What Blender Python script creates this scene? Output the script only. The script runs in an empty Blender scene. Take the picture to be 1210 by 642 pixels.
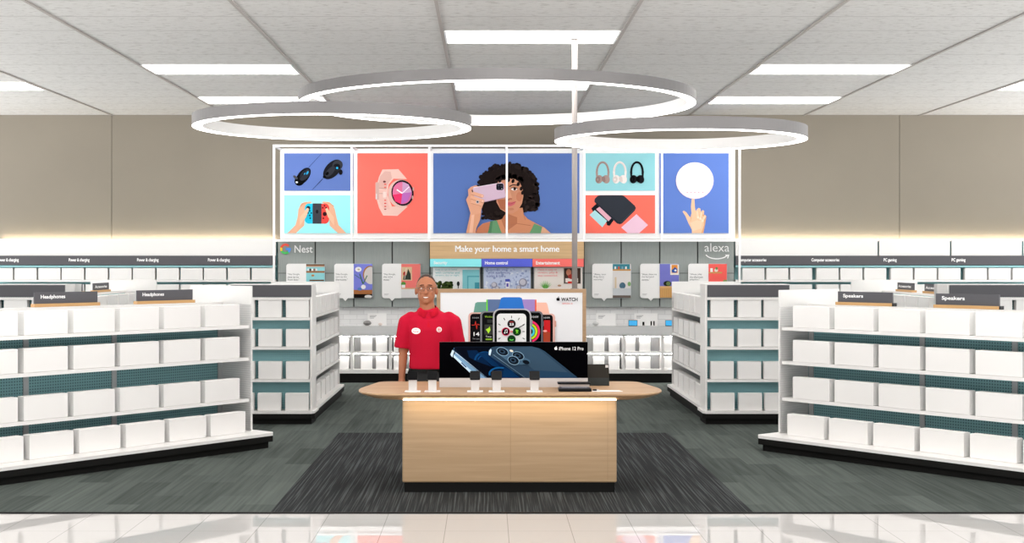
import bpy, math, random
from mathutils import Vector, Matrix
from mathutils.bvhtree import BVHTree
random.seed(7)
R = math.radians
C = bpy.context.scene.collection
# ---- camera geometry measured from the photograph (1210 x 642)
F, CX, CY, H = 1640.0, 575.5, 309.5, 1.75
def wx(x, d): return (x - CX) * d / F
def wz(y, d): return H - (y - CY) * d / F

# ------------------------------------------------------------------ materials
def lin(c):
    out = []
    for v in c[:3]:
        v = v / 255.0
        out.append(v / 12.92 if v <= .04045 else ((v + .055) / 1.055) ** 2.4)
    return tuple(out) + (1.0,)
_mc = {}
def mat(name, rgb, rough=.5, metal=0., spec=.5, emit=0., ecol=None):
    key = (name,)
    if key in _mc: return _mc[key]
    m = bpy.data.materials.new(name); m.use_nodes = True
    b = m.node_tree.nodes['Principled BSDF']
    b.inputs['Base Color'].default_value = lin(rgb)
    b.inputs['Roughness'].default_value = rough
    b.inputs['Metallic'].default_value = metal
    b.inputs['Specular IOR Level'].default_value = spec
    if emit:
        b.inputs['Emission Color'].default_value = lin(ecol or rgb)
        b.inputs['Emission Strength'].default_value = emit
    m.diffuse_color = lin(rgb)
    _mc[key] = m
    return m
def ink(rgb):                       # printed colour
    return mat('ink_%02x%02x%02x' % tuple(int(v) for v in rgb), rgb, .8, 0, 0.)
def nodes(m): return m.node_tree.nodes, m.node_tree.links, m.node_tree.nodes['Principled BSDF']
def N(nt, t, **kw):
    n = nt.new(t)
    for k, v in kw.items(): setattr(n, k, v)
    return n
def math_n(ns, ls, op, a, b=None):
    n = ns.new('ShaderNodeMath'); n.operation = op
    for i, v in enumerate((a, b)):
        if v is None: continue
        if isinstance(v, (int, float)): n.inputs[i].default_value = v
        else: ls.new(v, n.inputs[i])
    return n.outputs[0]
def mix_n(ns, ls, fac, a, b):
    n = ns.new('ShaderNodeMix'); n.data_type = 'RGBA'
    if isinstance(fac, (int, float)): n.inputs[0].default_value = fac
    else: ls.new(fac, n.inputs[0])
    for i, v in ((6, a), (7, b)):
        if isinstance(v, tuple): n.inputs[i].default_value = v
        else: ls.new(v, n.inputs[i])
    return n.outputs[2]

def wood_mat(name, c1, c2, scale=(1.2, 8, 38), rough=.45):
    m = mat(name, c1, rough); ns, ls, b = nodes(m)
    tc = ns.new('ShaderNodeTexCoord'); mp = ns.new('ShaderNodeMapping'); mp.inputs['Scale'].default_value = scale
    ls.new(tc.outputs['Object'], mp.inputs[0])
    n1 = ns.new('ShaderNodeTexNoise'); n1.inputs['Scale'].default_value = 1.0; n1.inputs['Detail'].default_value = 6; n1.inputs['Distortion'].default_value = .6
    ls.new(mp.outputs[0], n1.inputs['Vector'])
    cr = ns.new('ShaderNodeValToRGB'); cr.color_ramp.elements[0].position = .3; cr.color_ramp.elements[1].position = .7
    cr.color_ramp.elements[0].color = lin(c2); cr.color_ramp.elements[1].color = lin(c1)
    ls.new(n1.outputs[0], cr.inputs[0]); ls.new(cr.outputs[0], b.inputs['Base Color'])
    return m
def peg_mat(name, rgb, hole, pitch=.02):
    m = mat(name, rgb, .6); ns, ls, b = nodes(m)
    tc = ns.new('ShaderNodeTexCoord'); sp = ns.new('ShaderNodeSeparateXYZ'); ls.new(tc.outputs['Object'], sp.inputs[0])
    def cell(o):
        f = math_n(ns, ls, 'FRACT', math_n(ns, ls, 'DIVIDE', o, pitch))
        return math_n(ns, ls, 'POWER', math_n(ns, ls, 'SUBTRACT', f, .5), 2)
    d = math_n(ns, ls, 'ADD', cell(sp.outputs[0]), cell(sp.outputs[2]))
    k = math_n(ns, ls, 'LESS_THAN', d, .08)
    ls.new(mix_n(ns, ls, k, lin(rgb), lin(hole)), b.inputs['Base Color'])
    return m

WHITE = mat('white_laminate', (236, 234, 232), .45)
BOXW = mat('white_card', (238, 236, 234), .55)
STEELW = mat('white_powder_coat', (250, 250, 250), .35)
BLACK = mat('black_plinth', (24, 24, 23), .7, 0, .1)
BLACKG = mat('black_gloss', (8, 8, 9), .35, 0, .15)
DGREY = mat('charcoal_sign', (80, 79, 84), .6)
GREYUP = mat('grey_upright', (196, 199, 200), .45)
SLATW = mat('slatwall_white', (225, 223, 222), .5)
PEG = peg_mat('teal_pegboard', (136, 186, 191), (84, 122, 128), .025)
TEAL = mat('teal_panel', (146, 200, 204), .6)
OAK = wood_mat('pale_oak', (182, 153, 119), (168, 139, 104))
OAKT = wood_mat('oak_worktop', (180, 146, 110), (164, 130, 96))
OAKH = wood_mat('oak_header', (216, 180, 132), (200, 164, 118))
OAKS = mat('oak_strip', (205, 160, 105), .5)
SILVER = mat('brushed_silver', (104, 102, 102), .42, .35, .5)
WLET = mat('white_lettering', (250, 250, 250), .5)
LTGREY = mat('light_grey_plastic', (196, 190, 188), .5)
PERIM = mat('perimeter_panel', (232, 231, 229), .5)
POLE = mat('pole_beige_white', (156, 149, 146), .5)

# ------------------------------------------------------------------ mesh builder
class MB:
    def __init__(s): s.v = []; s.f = []; s.m = []
    def add(s, vs, fs, mi=0):
        o = len(s.v); s.v += [tuple(p) for p in vs]
        for f in fs: s.f.append([i + o for i in f]); s.m.append(mi)
    def box(s, x0, x1, y0, y1, z0, z1, mi=0):
        x0, x1 = sorted((x0, x1)); y0, y1 = sorted((y0, y1)); z0, z1 = sorted((z0, z1))
        s.add([(x0,y0,z0),(x1,y0,z0),(x1,y1,z0),(x0,y1,z0),(x0,y0,z1),(x1,y0,z1),(x1,y1,z1),(x0,y1,z1)],
              [(0,3,2,1),(4,5,6,7),(0,1,5,4),(1,2,6,5),(2,3,7,6),(3,0,4,7)], mi); return s
    def prism(s, pts, z0, z1, mi=0):          # outline in x,y
        a = sum(pts[i][0]*pts[(i+1)%len(pts)][1]-pts[(i+1)%len(pts)][0]*pts[i][1] for i in range(len(pts)))
        if a < 0: pts = pts[::-1]
        n = len(pts)
        s.add([(x,y,z0) for x,y in pts]+[(x,y,z1) for x,y in pts],
              [tuple(range(n-1,-1,-1)), tuple(range(n,2*n))]+[(i,(i+1)%n,n+(i+1)%n,n+i) for i in range(n)], mi); return s
    def plate(s, pts, y0, y1, mi=0):          # outline in x,z with thickness along y
        n = len(pts)
        a = sum(pts[i][0]*pts[(i+1)%n][1]-pts[(i+1)%n][0]*pts[i][1] for i in range(n))
        if a < 0: pts = pts[::-1]
        y0, y1 = sorted((y0, y1))
        s.add([(x,y0,z) for x,z in pts]+[(x,y1,z) for x,z in pts],
              [tuple(range(n)), tuple(range(2*n-1,n-1,-1))]+[(i,n+i,n+(i+1)%n,(i+1)%n) for i in range(n)], mi); return s
    def loft(s, rings, mi=0, cap=True, closed=False):
        n = len(rings[0]); o = len(s.v)
        for r in rings: s.v += [tuple(p) for p in r]
        k = len(rings)
        for j in range(k if closed else k-1):
            a, b2 = o+j*n, o+((j+1)%k)*n
            for i in range(n):
                s.f.append([a+i, a+(i+1)%n, b2+(i+1)%n, b2+i]); s.m.append(mi)
        if cap and not closed:
            s.f.append([o+i for i in range(n-1,-1,-1)]); s.m.append(mi)
            s.f.append([o+(k-1)*n+i for i in range(n)]); s.m.append(mi)
        return s
    def tube(s, p0, p1, r0, r1=None, n=16, mi=0):
        r1 = r0 if r1 is None else r1
        p0, p1 = Vector(p0), Vector(p1); d = (p1-p0).normalized()
        a = d.orthogonal().normalized(); b = d.cross(a)
        return s.loft([[p+ (a*math.cos(t)+b*math.sin(t))*r for t in [2*math.pi*i/n for i in range(n)]] for p, r in ((p0,r0),(p1,r1))], mi)
    def ell(s, c, r, nu=20, nv=12, mi=0):
        rings = []
        for j in range(nv+1):
            th = math.pi*(j+.02)/(nv+.04)
            rings.append([(c[0]+r[0]*math.sin(th)*math.cos(2*math.pi*i/nu), c[1]+r[1]*math.sin(th)*math.sin(2*math.pi*i/nu), c[2]-r[2]*math.cos(th)) for i in range(nu)])
        return s.loft(rings, mi)
    def build(s, name, mats, parent=None, smooth=False, bevel=0, seg=2):
        me = bpy.data.meshes.new(name); me.from_pydata(s.v, [], s.f)
        if not isinstance(mats, (list, tuple)): mats = [mats]
        for m in mats: me.materials.append(m)
        me.polygons.foreach_set('material_index', s.m)
        if smooth: me.polygons.foreach_set('use_smooth', [True]*len(me.polygons))
        me.update()
        o = bpy.data.objects.new(name, me); C.objects.link(o)
        if parent: o.parent = parent
        if bevel:
            b = o.modifiers.new('edge', 'BEVEL'); b.width = bevel; b.segments = seg; b.limit_method = 'ANGLE'; b.angle_limit = R(40)
        return o
def empty(name, loc=(0,0,0), rz=0):
    o = bpy.data.objects.new(name, None); C.objects.link(o); o.location = loc; o.rotation_euler = (0,0,rz); o.empty_display_size = .1
    return o
def tag(o, label, cat, group=None, kind=None):
    o['label'] = label; o['category'] = cat
    if group: o['group'] = group
    if kind: o['kind'] = kind
    return o
def struct(o): o['kind'] = 'structure'; return o
def copy_tree(o, parent=None):
    c = o.copy(); C.objects.link(c)
    if parent: c.parent = parent
    for ch in list(o.children): copy_tree(ch, c)
    return c
ORD = ['first','second','third','fourth','fifth','sixth','seventh','eighth','ninth','tenth','eleventh','twelfth','thirteenth','fourteenth','fifteenth','sixteenth','seventeenth','eighteenth','nineteenth','twentieth']
def box_obj(name, m, parent, *b, bevel=0): return MB().box(*b).build(name, m, parent, bevel=bevel)

# ------------------------------------------------------------------ flat printed artwork
def text_mesh(s, bold=.0):
    cu = bpy.data.curves.new('lettering', 'FONT'); cu.body = s; cu.size = 1; cu.offset = bold; cu.resolution_u = 3
    o = bpy.data.objects.new('lettering', cu); C.objects.link(o)
    bpy.context.view_layer.update()
    me = bpy.data.meshes.new_from_object(o.evaluated_get(bpy.context.evaluated_depsgraph_get()))
    vs = [tuple(v.co) for v in me.vertices]; fs = [tuple(p.vertices) for p in me.polygons]
    bpy.data.objects.remove(o); bpy.data.curves.remove(cu); bpy.data.meshes.remove(me)
    return vs, fs
class Art:
    """Print on a flat board: shapes given in measured units (px of the survey) scaled by sc about (ox, oy), laid in thin layers."""
    def __init__(s, depth, k=(1, 0, 0), step=.0006):
        s.d = depth; s.k = k; s.v = []; s.f = []; s.m = []; s.mats = []; s.layer = 1; s.step = step
        s.clip = None
    def P(s, x, y):
        q, ox, oy = s.k
        px, py = ox + x / q, oy + y / q
        if s.clip:
            px = min(max(px, s.clip[0]), s.clip[2]); py = min(max(py, s.clip[1]), s.clip[3])
        return (wx(px, s.d), s.d - s.layer * s.step, wz(py, s.d))
    def mi(s, c):
        m = ink(c) if isinstance(c, tuple) else c
        if m not in s.mats: s.mats.append(m)
        return s.mats.index(m)
    def poly(s, pts, c, up=True):
        a = sum(pts[i][0]*pts[(i+1)%len(pts)][1]-pts[(i+1)%len(pts)][0]*pts[i][1] for i in range(len(pts)))
        if a > 0: pts = pts[::-1]
        o = len(s.v); s.v += [s.P(*p) for p in pts]; s.f.append(list(range(o, o+len(pts)))); s.m.append(s.mi(c))
        if up: s.layer += 1
        return s
    def rect(s, x0, y0, x1, y1, c, up=True): return s.poly([(x0,y0),(x1,y0),(x1,y1),(x0,y1)], c, up)
    def rrect(s, x0, y0, x1, y1, r, c, up=True): return s.poly(rr(x0, y0, x1, y1, r), c, up)
    def ell(s, cx, cy, rx, ry, c, ang=0, n=28, up=True):
        ca, sa = math.cos(ang), math.sin(ang)
        return s.poly([(cx+rx*math.cos(t)*ca-ry*math.sin(t)*sa, cy+rx*math.cos(t)*sa+ry*math.sin(t)*ca) for t in [2*math.pi*i/n for i in range(n)]], c, up)
    def line(s, pts, w, c, up=True):
        for (x0,y0),(x1,y1) in zip(pts, pts[1:]):
            L = math.hypot(x1-x0, y1-y0) or 1; nx, ny = -(y1-y0)/L*w/2, (x1-x0)/L*w/2
            s.poly([(x0+nx,y0+ny),(x1+nx,y1+ny),(x1-nx,y1-ny),(x0-nx,y0-ny)], c, False)
        if up: s.layer += 1
        return s
    def arc(s, cx, cy, rx, ry, w, c, a0, a1, n=24, up=True):
        A = [a0+(a1-a0)*i/n for i in range(n+1)]
        o = [(cx+(rx+w/2)*math.cos(t), cy+(ry+w/2)*math.sin(t)) for t in A]
        i_ = [(cx+(rx-w/2)*math.cos(t), cy+(ry-w/2)*math.sin(t)) for t in A]
        for j in range(n): s.poly([o[j],o[j+1],i_[j+1],i_[j]], c, False)
        if up: s.layer += 1
        return s
    def text(s, t, x0, y0, x1, y1, c, bold=.0):
        vs, fs = text_mesh(t, bold)
        ax, bx_ = min(v[0] for v in vs), max(v[0] for v in vs); ay, by = min(v[1] for v in vs), max(v[1] for v in vs)
        o = len(s.v)
        s.v += [s.P(x0+(v[0]-ax)/(bx_-ax)*(x1-x0), y1-(v[1]-ay)/(by-ay)*(y1-y0)) for v in vs]
        k = s.mi(c)
        for f in fs: s.f.append([i+o for i in f]); s.m.append(k)
        s.layer += 1
        return s
    def build(s, name, parent):
        me = bpy.data.meshes.new(name); me.from_pydata(s.v, [], s.f)
        for m in s.mats: me.materials.append(m)
        me.polygons.foreach_set('material_index', s.m); me.update()
        o = bpy.data.objects.new(name, me); C.objects.link(o); o.parent = parent
        return o
def rr(x0, y0, x1, y1, r, n=6):
    r = min(r, abs(x1-x0)/2, abs(y1-y0)/2); pts = []
    for cx, cy, a in ((x1-r,y0+r,-90),(x1-r,y1-r,0),(x0+r,y1-r,90),(x0+r,y0+r,180)):
        for i in range(n+1):
            t = R(a+90*i/n); pts.append((cx+r*math.cos(t), cy+r*math.sin(t)))
    return pts
def fruit_logo(a, cx, cy, r, c):           # round bitten fruit mark with a leaf
    a.ell(cx-r*.38, cy+.05*r, r*.62, r*.85, c, up=False); a.layer += 1; a.ell(cx+r*.3, cy+.05*r, r*.58, r*.85, c, up=False); a.layer += 1
    a.ell(cx+r*.95, cy-.1*r, r*.33, r*.36, a.bg, up=True)
    a.ell(cx+r*.12, cy-1.15*r, r*.18, r*.36, c, R(35))

# ------------------------------------------------------------------ camera
cam = bpy.data.cameras.new('camera'); co = bpy.data.objects.new('camera', cam); C.objects.link(co)
co.location = (0, 0, H); co.rotation_euler = (R(90), 0, 0)
cam.sensor_width = 36; cam.lens = F/1210*36; cam.shift_x = (605-CX)/1210; cam.shift_y = (CY-321)/1210
cam.clip_end = 200
bpy.context.scene.camera = co

# ------------------------------------------------------------------ the room
CEIL = 3.93; BACK = 20.6; XL, XR = -8.6, 9.1; YF = 4.0; EDGE = 9.66
# carpet: grey green planks laid along the room, staggered
cm = mat('grey_green_carpet', (84, 90, 87), .95, 0, .1); ns, ls, b = nodes(cm)
tc = ns.new('ShaderNodeTexCoord')
mp = ns.new('ShaderNodeMapping'); mp.inputs['Scale'].default_value = (34, .9, 1); ls.new(tc.outputs['Object'], mp.inputs[0])
n1 = ns.new('ShaderNodeTexNoise'); n1.inputs['Scale'].default_value = 1; n1.inputs['Detail'].default_value = 5; ls.new(mp.outputs[0], n1.inputs['Vector'])
mp2 = ns.new('ShaderNodeMapping'); mp2.inputs['Rotation'].default_value = (0,0,R(90)); ls.new(tc.outputs['Object'], mp2.inputs[0])
br = ns.new('ShaderNodeTexBrick'); ls.new(mp2.outputs[0], br.inputs['Vector'])
br.inputs['Scale'].default_value = 1; br.inputs['Brick Width'].default_value = 1.0; br.inputs['Row Height'].default_value = .25
br.inputs['Mortar Size'].default_value = 0; br.inputs['Color1'].default_value = (0,0,0,1); br.inputs['Color2'].default_value = (1,1,1,1); br.inputs['Bias'].default_value = 0
br.offset = .37
k = math_n(ns, ls, 'ADD', math_n(ns, ls, 'MULTIPLY', n1.outputs[0], .75), math_n(ns, ls, 'MULTIPLY', br.outputs['Color'], .3))
cr = ns.new('ShaderNodeValToRGB'); cr.color_ramp.elements[0].position = .28; cr.color_ramp.elements[1].position = .85
cr.color_ramp.elements[0].color = lin((58, 64, 61)); cr.color_ramp.elements[1].color = lin((94, 101, 97))
ls.new(k, cr.inputs[0]); ls.new(cr.outputs[0], b.inputs['Base Color'])
# dark mat
mm = mat('charcoal_striped_carpet', (50, 50, 50), .95, 0, .1); ns, ls, b = nodes(mm)
tc = ns.new('ShaderNodeTexCoord')
mp = ns.new('ShaderNodeMapping'); mp.inputs['Scale'].default_value = (75, .8, 1); ls.new(tc.outputs['Object'], mp.inputs[0])
n1 = ns.new('ShaderNodeTexNoise'); n1.inputs['Scale'].default_value = 1; n1.inputs['Detail'].default_value = 4; ls.new(mp.outputs[0], n1.inputs['Vector'])
cr = ns.new('ShaderNodeValToRGB'); cr.color_ramp.elements[0].position = .48; cr.color_ramp.elements[1].position = .66
cr.color_ramp.elements[0].color = lin((36, 38, 39)); cr.color_ramp.elements[1].color = lin((76, 79, 80))
ls.new(n1.outputs[0], cr.inputs[0]); ls.new(cr.outputs[0], b.inputs['Base Color'])
# glossy tile
tm = mat('polished_white_tile', (198, 195, 193), .008, 0, .5); ns, ls, b = nodes(tm)
tc = ns.new('ShaderNodeTexCoord'); sp = ns.new('ShaderNodeSeparateXYZ'); ls.new(tc.outputs['Object'], sp.inputs[0])
fx = math_n(ns, ls, 'FRACT', math_n(ns, ls, 'DIVIDE', math_n(ns, ls, 'ADD', sp.outputs[0], 40.045), .41))
fy = math_n(ns, ls, 'FRACT', math_n(ns, ls, 'DIVIDE', math_n(ns, ls, 'ADD', sp.outputs[1], 40.2), .41))
g = math_n(ns, ls, 'MINIMUM', fx, fy); g = math_n(ns, ls, 'LESS_THAN', g, .012)
ls.new(mix_n(ns, ls, g, lin((198, 195, 193)), lin((162, 159, 157))), b.inputs['Base Color'])
b.inputs['IOR'].default_value = 2.1

struct(MB().box(XL, XR, EDGE, BACK+.1, -.05, 0).build('floor_carpet', cm))
struct(MB().box(XL, XR, YF, EDGE-.04, -.05, .002).build('floor_tile', tm))
struct(MB().box(XL, XR, EDGE-.04, EDGE, -.05, .008).build('trim_1', BLACK))
struct(MB().box(wx(400.4,14.17), wx(790.3,14.17), EDGE, 14.17, 0.0005, .004).build('floor_mat', mm))
# ceiling with fissured boards
cl = mat('ceiling_board', (204, 203, 201), .9, 0, .1); ns, ls, b = nodes(cl)
tc = ns.new('ShaderNodeTexCoord'); sp = ns.new('ShaderNodeSeparateXYZ'); ls.new(tc.outputs['Object'], sp.inputs[0])
mp = ns.new('ShaderNodeMapping'); mp.inputs['Scale'].default_value = (9, 26, 1); ls.new(tc.outputs['Object'], mp.inputs[0])
n1 = ns.new('ShaderNodeTexNoise'); n1.inputs['Scale'].default_value = 1; n1.inputs['Detail'].default_value = 7; n1.inputs['Roughness'].default_value = .7; ls.new(mp.outputs[0], n1.inputs['Vector'])
cr = ns.new('ShaderNodeValToRGB'); cr.color_ramp.elements[0].position = .36; cr.color_ramp.elements[1].position = .47
cr.color_ramp.elements[0].color = lin((176, 174, 171)); cr.color_ramp.elements[1].color = lin((210, 209, 207))
ls.new(n1.outputs[0], cr.inputs[0])
fy = math_n(ns, ls, 'FRACT', math_n(ns, ls, 'DIVIDE', math_n(ns, ls, 'ADD', sp.outputs[1], -13.07+75), .75))
g = math_n(ns, ls, 'LESS_THAN', fy, .03)
ls.new(mix_n(ns, ls, g, cr.outputs[0], lin((182, 180, 178))), b.inputs['Base Color'])
struct(MB().box(XL, XR, YF, BACK+.1, CEIL, CEIL+.08).build('ceiling', cl))
tb = mat('ceiling_rail', (168, 162, 158), .6)
GX0, GW = -.426, 1.711
for i, k in enumerate(range(-5, 7)):
    x = GX0 + GW*k
    if XL < x < XR: struct(MB().box(x-.014, x+.014, YF, BACK, CEIL-.012, CEIL-.0005).build('ceiling_trim', tb))
# walls
wm = mat('taupe_wall', (166, 156, 140), .85, 0, .2); ns, ls, b = nodes(wm)
tc = ns.new('ShaderNodeTexCoord'); n1 = ns.new('ShaderNodeTexNoise'); n1.inputs['Scale'].default_value = 1.3; n1.inputs['Detail'].default_value = 4; ls.new(tc.outputs['Object'], n1.inputs['Vector'])
cr = ns.new('ShaderNodeValToRGB'); cr.color_ramp.elements[0].color = lin((134,127,116)); cr.color_ramp.elements[1].color = lin((141,134,122)); ls.new(n1.outputs[0], cr.inputs[0]); ls.new(cr.outputs[0], b.inputs['Base Color'])
mb = MB(); s1, s2 = wx(132, BACK), wx(1063, BACK)
for a, c in ((XL, s1-.004), (s1+.004, s2-.004), (s2+.004, XR)): mb.box(a, c, BACK, BACK+.02, 0, CEIL)
mb.box(XL, XR, BACK+.021, BACK+.1, 0, CEIL, 1)
struct(mb.build('wall_back', [wm, mat('wall_seam', (104, 98, 88), .9)]))

# ------------------------------------------------------------------ ceiling lights
LUM = mat('troffer_diffuser', (255, 255, 255), .5, 0, 0, 9.0, (255, 252, 248))
def troffer(kx, y0, label):
    x0 = GX0 + GW*kx + .02; x1 = x0 + GW - .04; y1 = y0 + .73
    t = empty('ceiling_light', ((x0+x1)/2, (y0+y1)/2, CEIL-.004)); hx, hy = (x1-x0)/2, (y1-y0)/2
    tag(t, label, 'ceiling light', 'recessed ceiling light panels')
    m = MB(); w = .02
    m.box(-hx, hx, -hy, -hy+w, -.008, 0).box(-hx, hx, hy-w, hy, -.008, 0).box(-hx, -hx+w, -hy+w, hy-w, -.008, 0).box(hx-w, hx, -hy+w, hy-w, -.008, 0)
    m.build('frame', STEELW, t)
    MB().box(-hx+w, hx-w, -hy+w, hy-w, -.005, 0).build('diffuser', LUM, t)
troffer(0, 13.07, 'rectangular light panel directly above the large ring pendant, topmost of the ceiling lights')
troffer(0, 16.82, 'light panel seen through the opening of the large ring pendant')
troffer(-4, 16.82, 'light panel cut by the picture edge on the headphones gondola side')
troffer(4, 16.82, 'light panel cut by the picture edge on the speakers gondola side')
troffer(-2, 15.32, 'light panel between two rails, just behind the left silver ring pendant')
troffer(2, 15.32, 'upper of two light panels above the speakers gondola')
troffer(-2, 18.32, 'light panel near the wall, half hidden by the left ring pendant')
troffer(2, 18.32, 'lower of two light panels, nearest the wall above the speakers gondola')
for y0 in (9.32, 5.57):
    for kx in (-4, -2, 0, 2, 4): troffer(kx, y0, 'ceiling light panel in the rows over the tiled aisle, out of the picture')

# ------------------------------------------------------------------ ring pendants
RLUM = mat('ring_diffuser', (255, 255, 255), .5, 0, 0, 5.0, (255, 252, 250))
def ring(cx_px, D, r, h, label, bh=.1, bw=.085):
    t = empty('ring_pendant', (wx(cx_px, D), D, H+h)); tag(t, label, 'pendant light', 'ring pendant lights')
    def prof(pts, name, m):
        rings = []
        for i in range(128):
            a = 2*math.pi*i/128
            rings.append([(q*math.cos(a), q*math.sin(a), z) for q, z in pts])
        MB().loft(rings, closed=True).build(name, m, t, smooth=False)
    prof([(r, .004), (r, bh), (r-.006, bh), (r-.006, .004)], 'outer_band', SILVER)
    prof([(r-bw+.004, .004), (r-bw+.004, bh), (r-bw, bh), (r-bw, .004)], 'inner_band', mat('ring_inner', (206, 205, 204), .5))
    prof([(r-.007, bh-.004), (r-.007, bh), (r-bw+.005, bh), (r-bw+.005, bh-.004)], 'top_cover', SILVER)
    prof([(r-.002, 0), (r-.007, .012), (r-bw+.005, .012), (r-bw+.001, 0)], 'diffuser', RLUM)
    return t
ring(587, 12.9, 1.833, 1.45, 'largest silver ring pendant light, hanging highest in the middle')
ring(393.5, 11.98, 1.194, 1.15, 'silver ring pendant light hanging above the mouse and game controller posters')
ring(803, 11.5, 1.037, 1.0, 'smallest silver ring pendant light, hanging above the white speaker poster')

# ------------------------------------------------------------------ slim pole down to the watch display
t = empty('power_pole', (wx(679, 13.5), 13.5, 1.487)); tag(t, 'slim pale pole from the ceiling down to the watch display', 'pole')
MB().tube((0,0,.004), (0,0,CEIL-1.487-.016), .027, n=20).build('shaft', POLE, t, smooth=True)
MB().tube((0,0,0), (0,0,.004), .04, n=20).build('foot_plate', POLE, t)
MB().tube((0,0,CEIL-1.487-.016), (0,0,CEIL-1.487), .045, n=20).build('ceiling_rose', POLE, t)
# ------------------------------------------------------------------ gondola shelving
_boxmesh = {}
def carton(w, h, d):
    key = (round(w,3), round(h,3), round(d,3))
    if key not in _boxmesh:
        e = .004; m = MB()
        # carton: bevelled body with a shallow lid seam round it
        def rg(x, y, z): return [(-x,-y,z),(x,-y,z),(x,y,z),(-x,y,z)]
        hx, hy = w/2, d/2
        m.loft([rg(hx-e,hy-e,0), rg(hx,hy,e), rg(hx,hy,h-.022), rg(hx-.0015,hy-.0015,h-.021), rg(hx-.0015,hy-.0015,h-.0195), rg(hx,hy,h-.0185), rg(hx,hy,h-e), rg(hx-e,hy-e,h)])
        o = m.build('product_box', BOXW); me = o.data; bpy.data.objects.remove(o)
        _boxmesh[key] = me
    return _boxmesh[key]
def put_box(size, world, rz, label, group):
    o = bpy.data.objects.new('product_box', carton(*size)); C.objects.link(o)
    o.location = world; o.rotation_euler = (0, 0, rz)
    tag(o, label, 'box', group); return o

def gondola(name, label, P0, rz, sx, L, zs, top, panel_top, base_out, ups, nearpanel=True, ext=.07):
    """Double sided run. Local x*sx runs from the far end panel, y>0 is the front; spine centred on y=-.45."""
    t = empty(name, (P0[0], P0[1], 0), rz); tag(t, label, 'shelving unit')
    W = .9; X = lambda a: a*sx
    def outline(out, e, c=.05):
        a0, a1, b0, b1 = -e, L+.03, out, -W-out
        return [(X(a0), b0-c), (X(a0+c*.9), b0), (X(a1), b0), (X(a1), b1), (X(a0+c*.9), b1), (X(a0), b1+c)]
    m = MB(); m.prism(outline(base_out-.03, ext-.03), 0, .06); m.prism(outline(base_out, ext), .06, .115)
    m.build('base_plinth', BLACK, t)
    MB().prism(outline(base_out, ext), .115, .142).build('deck', WHITE, t)
    MB().box(X(.0), X(L), -.475, -.425, .142, top-.03).build('pegboard', PEG, t)
    MB().box(X(.0), X(L), -.485, -.415, top-.03, top).build('top_rail', WHITE, t)
    for u in ups:
        if u < L: MB().box(X(u-.025), X(u+.025), -.424, -.412, .142, top-.031).build('upright', GREYUP, t)
    for z in zs:
        for (a, b2) in ((-.41, 0.0), (-.9, -.49)):
            s = MB(); s.box(X(.03), X(L-.03 if nearpanel else L), a if b2 == 0 else a+.0125, b2-.0125 if b2 == 0 else b2, z+.008, z+.028)
            fr = 0.0 if b2 == 0 else -.9
            s.box(X(.03), X(L-.03 if nearpanel else L), fr-(.012 if b2==0 else -.0), fr+(.0 if b2==0 else .012), z, z+.03)
            s.build('shelf', WHITE, t)
    # end panels with horizontal slats on the inner faces
    for (a, sgn) in ((0, 1), (L, -1)):
        if a and not nearpanel: continue
        s = MB(); s.box(X(a-.012 if a == 0 else a-.0), X(a+.0 if a == 0 else a+.012), 0, -W, .142, panel_top)
        p = s.build('end_panel', WHITE, t)
        q = MB()
        for (b0, b1) in ((-.002, -.41), (-.49, -.898)):
            z = .16
            while z < top-.02:
                if not any(zz-.02 < z < zz+.034 for zz in zs):
                    q.box(X(a+.001*sgn), X(a+.012*sgn), b0, b1, z, z+.013)
                z += .021
        q.build('slatwall', SLATW, p)
    return t

def sign_top(P, rz, label, text, sx, ln=.64, h=.098, group=None, bk=False):
    t = empty('shelf_sign', P, rz); tag(t, label, 'sign', group)
    MB().box(-ln/2-.012, ln/2+.012, -.03, .03, 0, .028).build('wooden_base', OAKS, t)
    MB().box(-ln/2, ln/2, -.008, .008, .028, .028+h).build('sign_board', DGREY, t)
    if bk: MB().box(ln/2+.012, ln/2+.022, -.03, .03, 0, .03).build('end_cap', BLACKG, t)
    return t
def lettering(parent, s, x0, x1, z0, z1, y, bold=.02, m=None, rot=False):
    vs, fs = text_mesh(s, bold)
    ax, bx_ = min(v[0] for v in vs), max(v[0] for v in vs); ay, by = min(v[1] for v in vs), max(v[1] for v in vs)
    mb = MB(); mb.add([(x0+(v[0]-ax)/(bx_-ax)*(x1-x0), y, z0+(v[1]-ay)/(by-ay)*(z1-z0)) for v in vs], fs)
    return mb.build('lettering', m or WLET, parent)

ANG = math.atan2(.6225, .7826)
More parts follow.
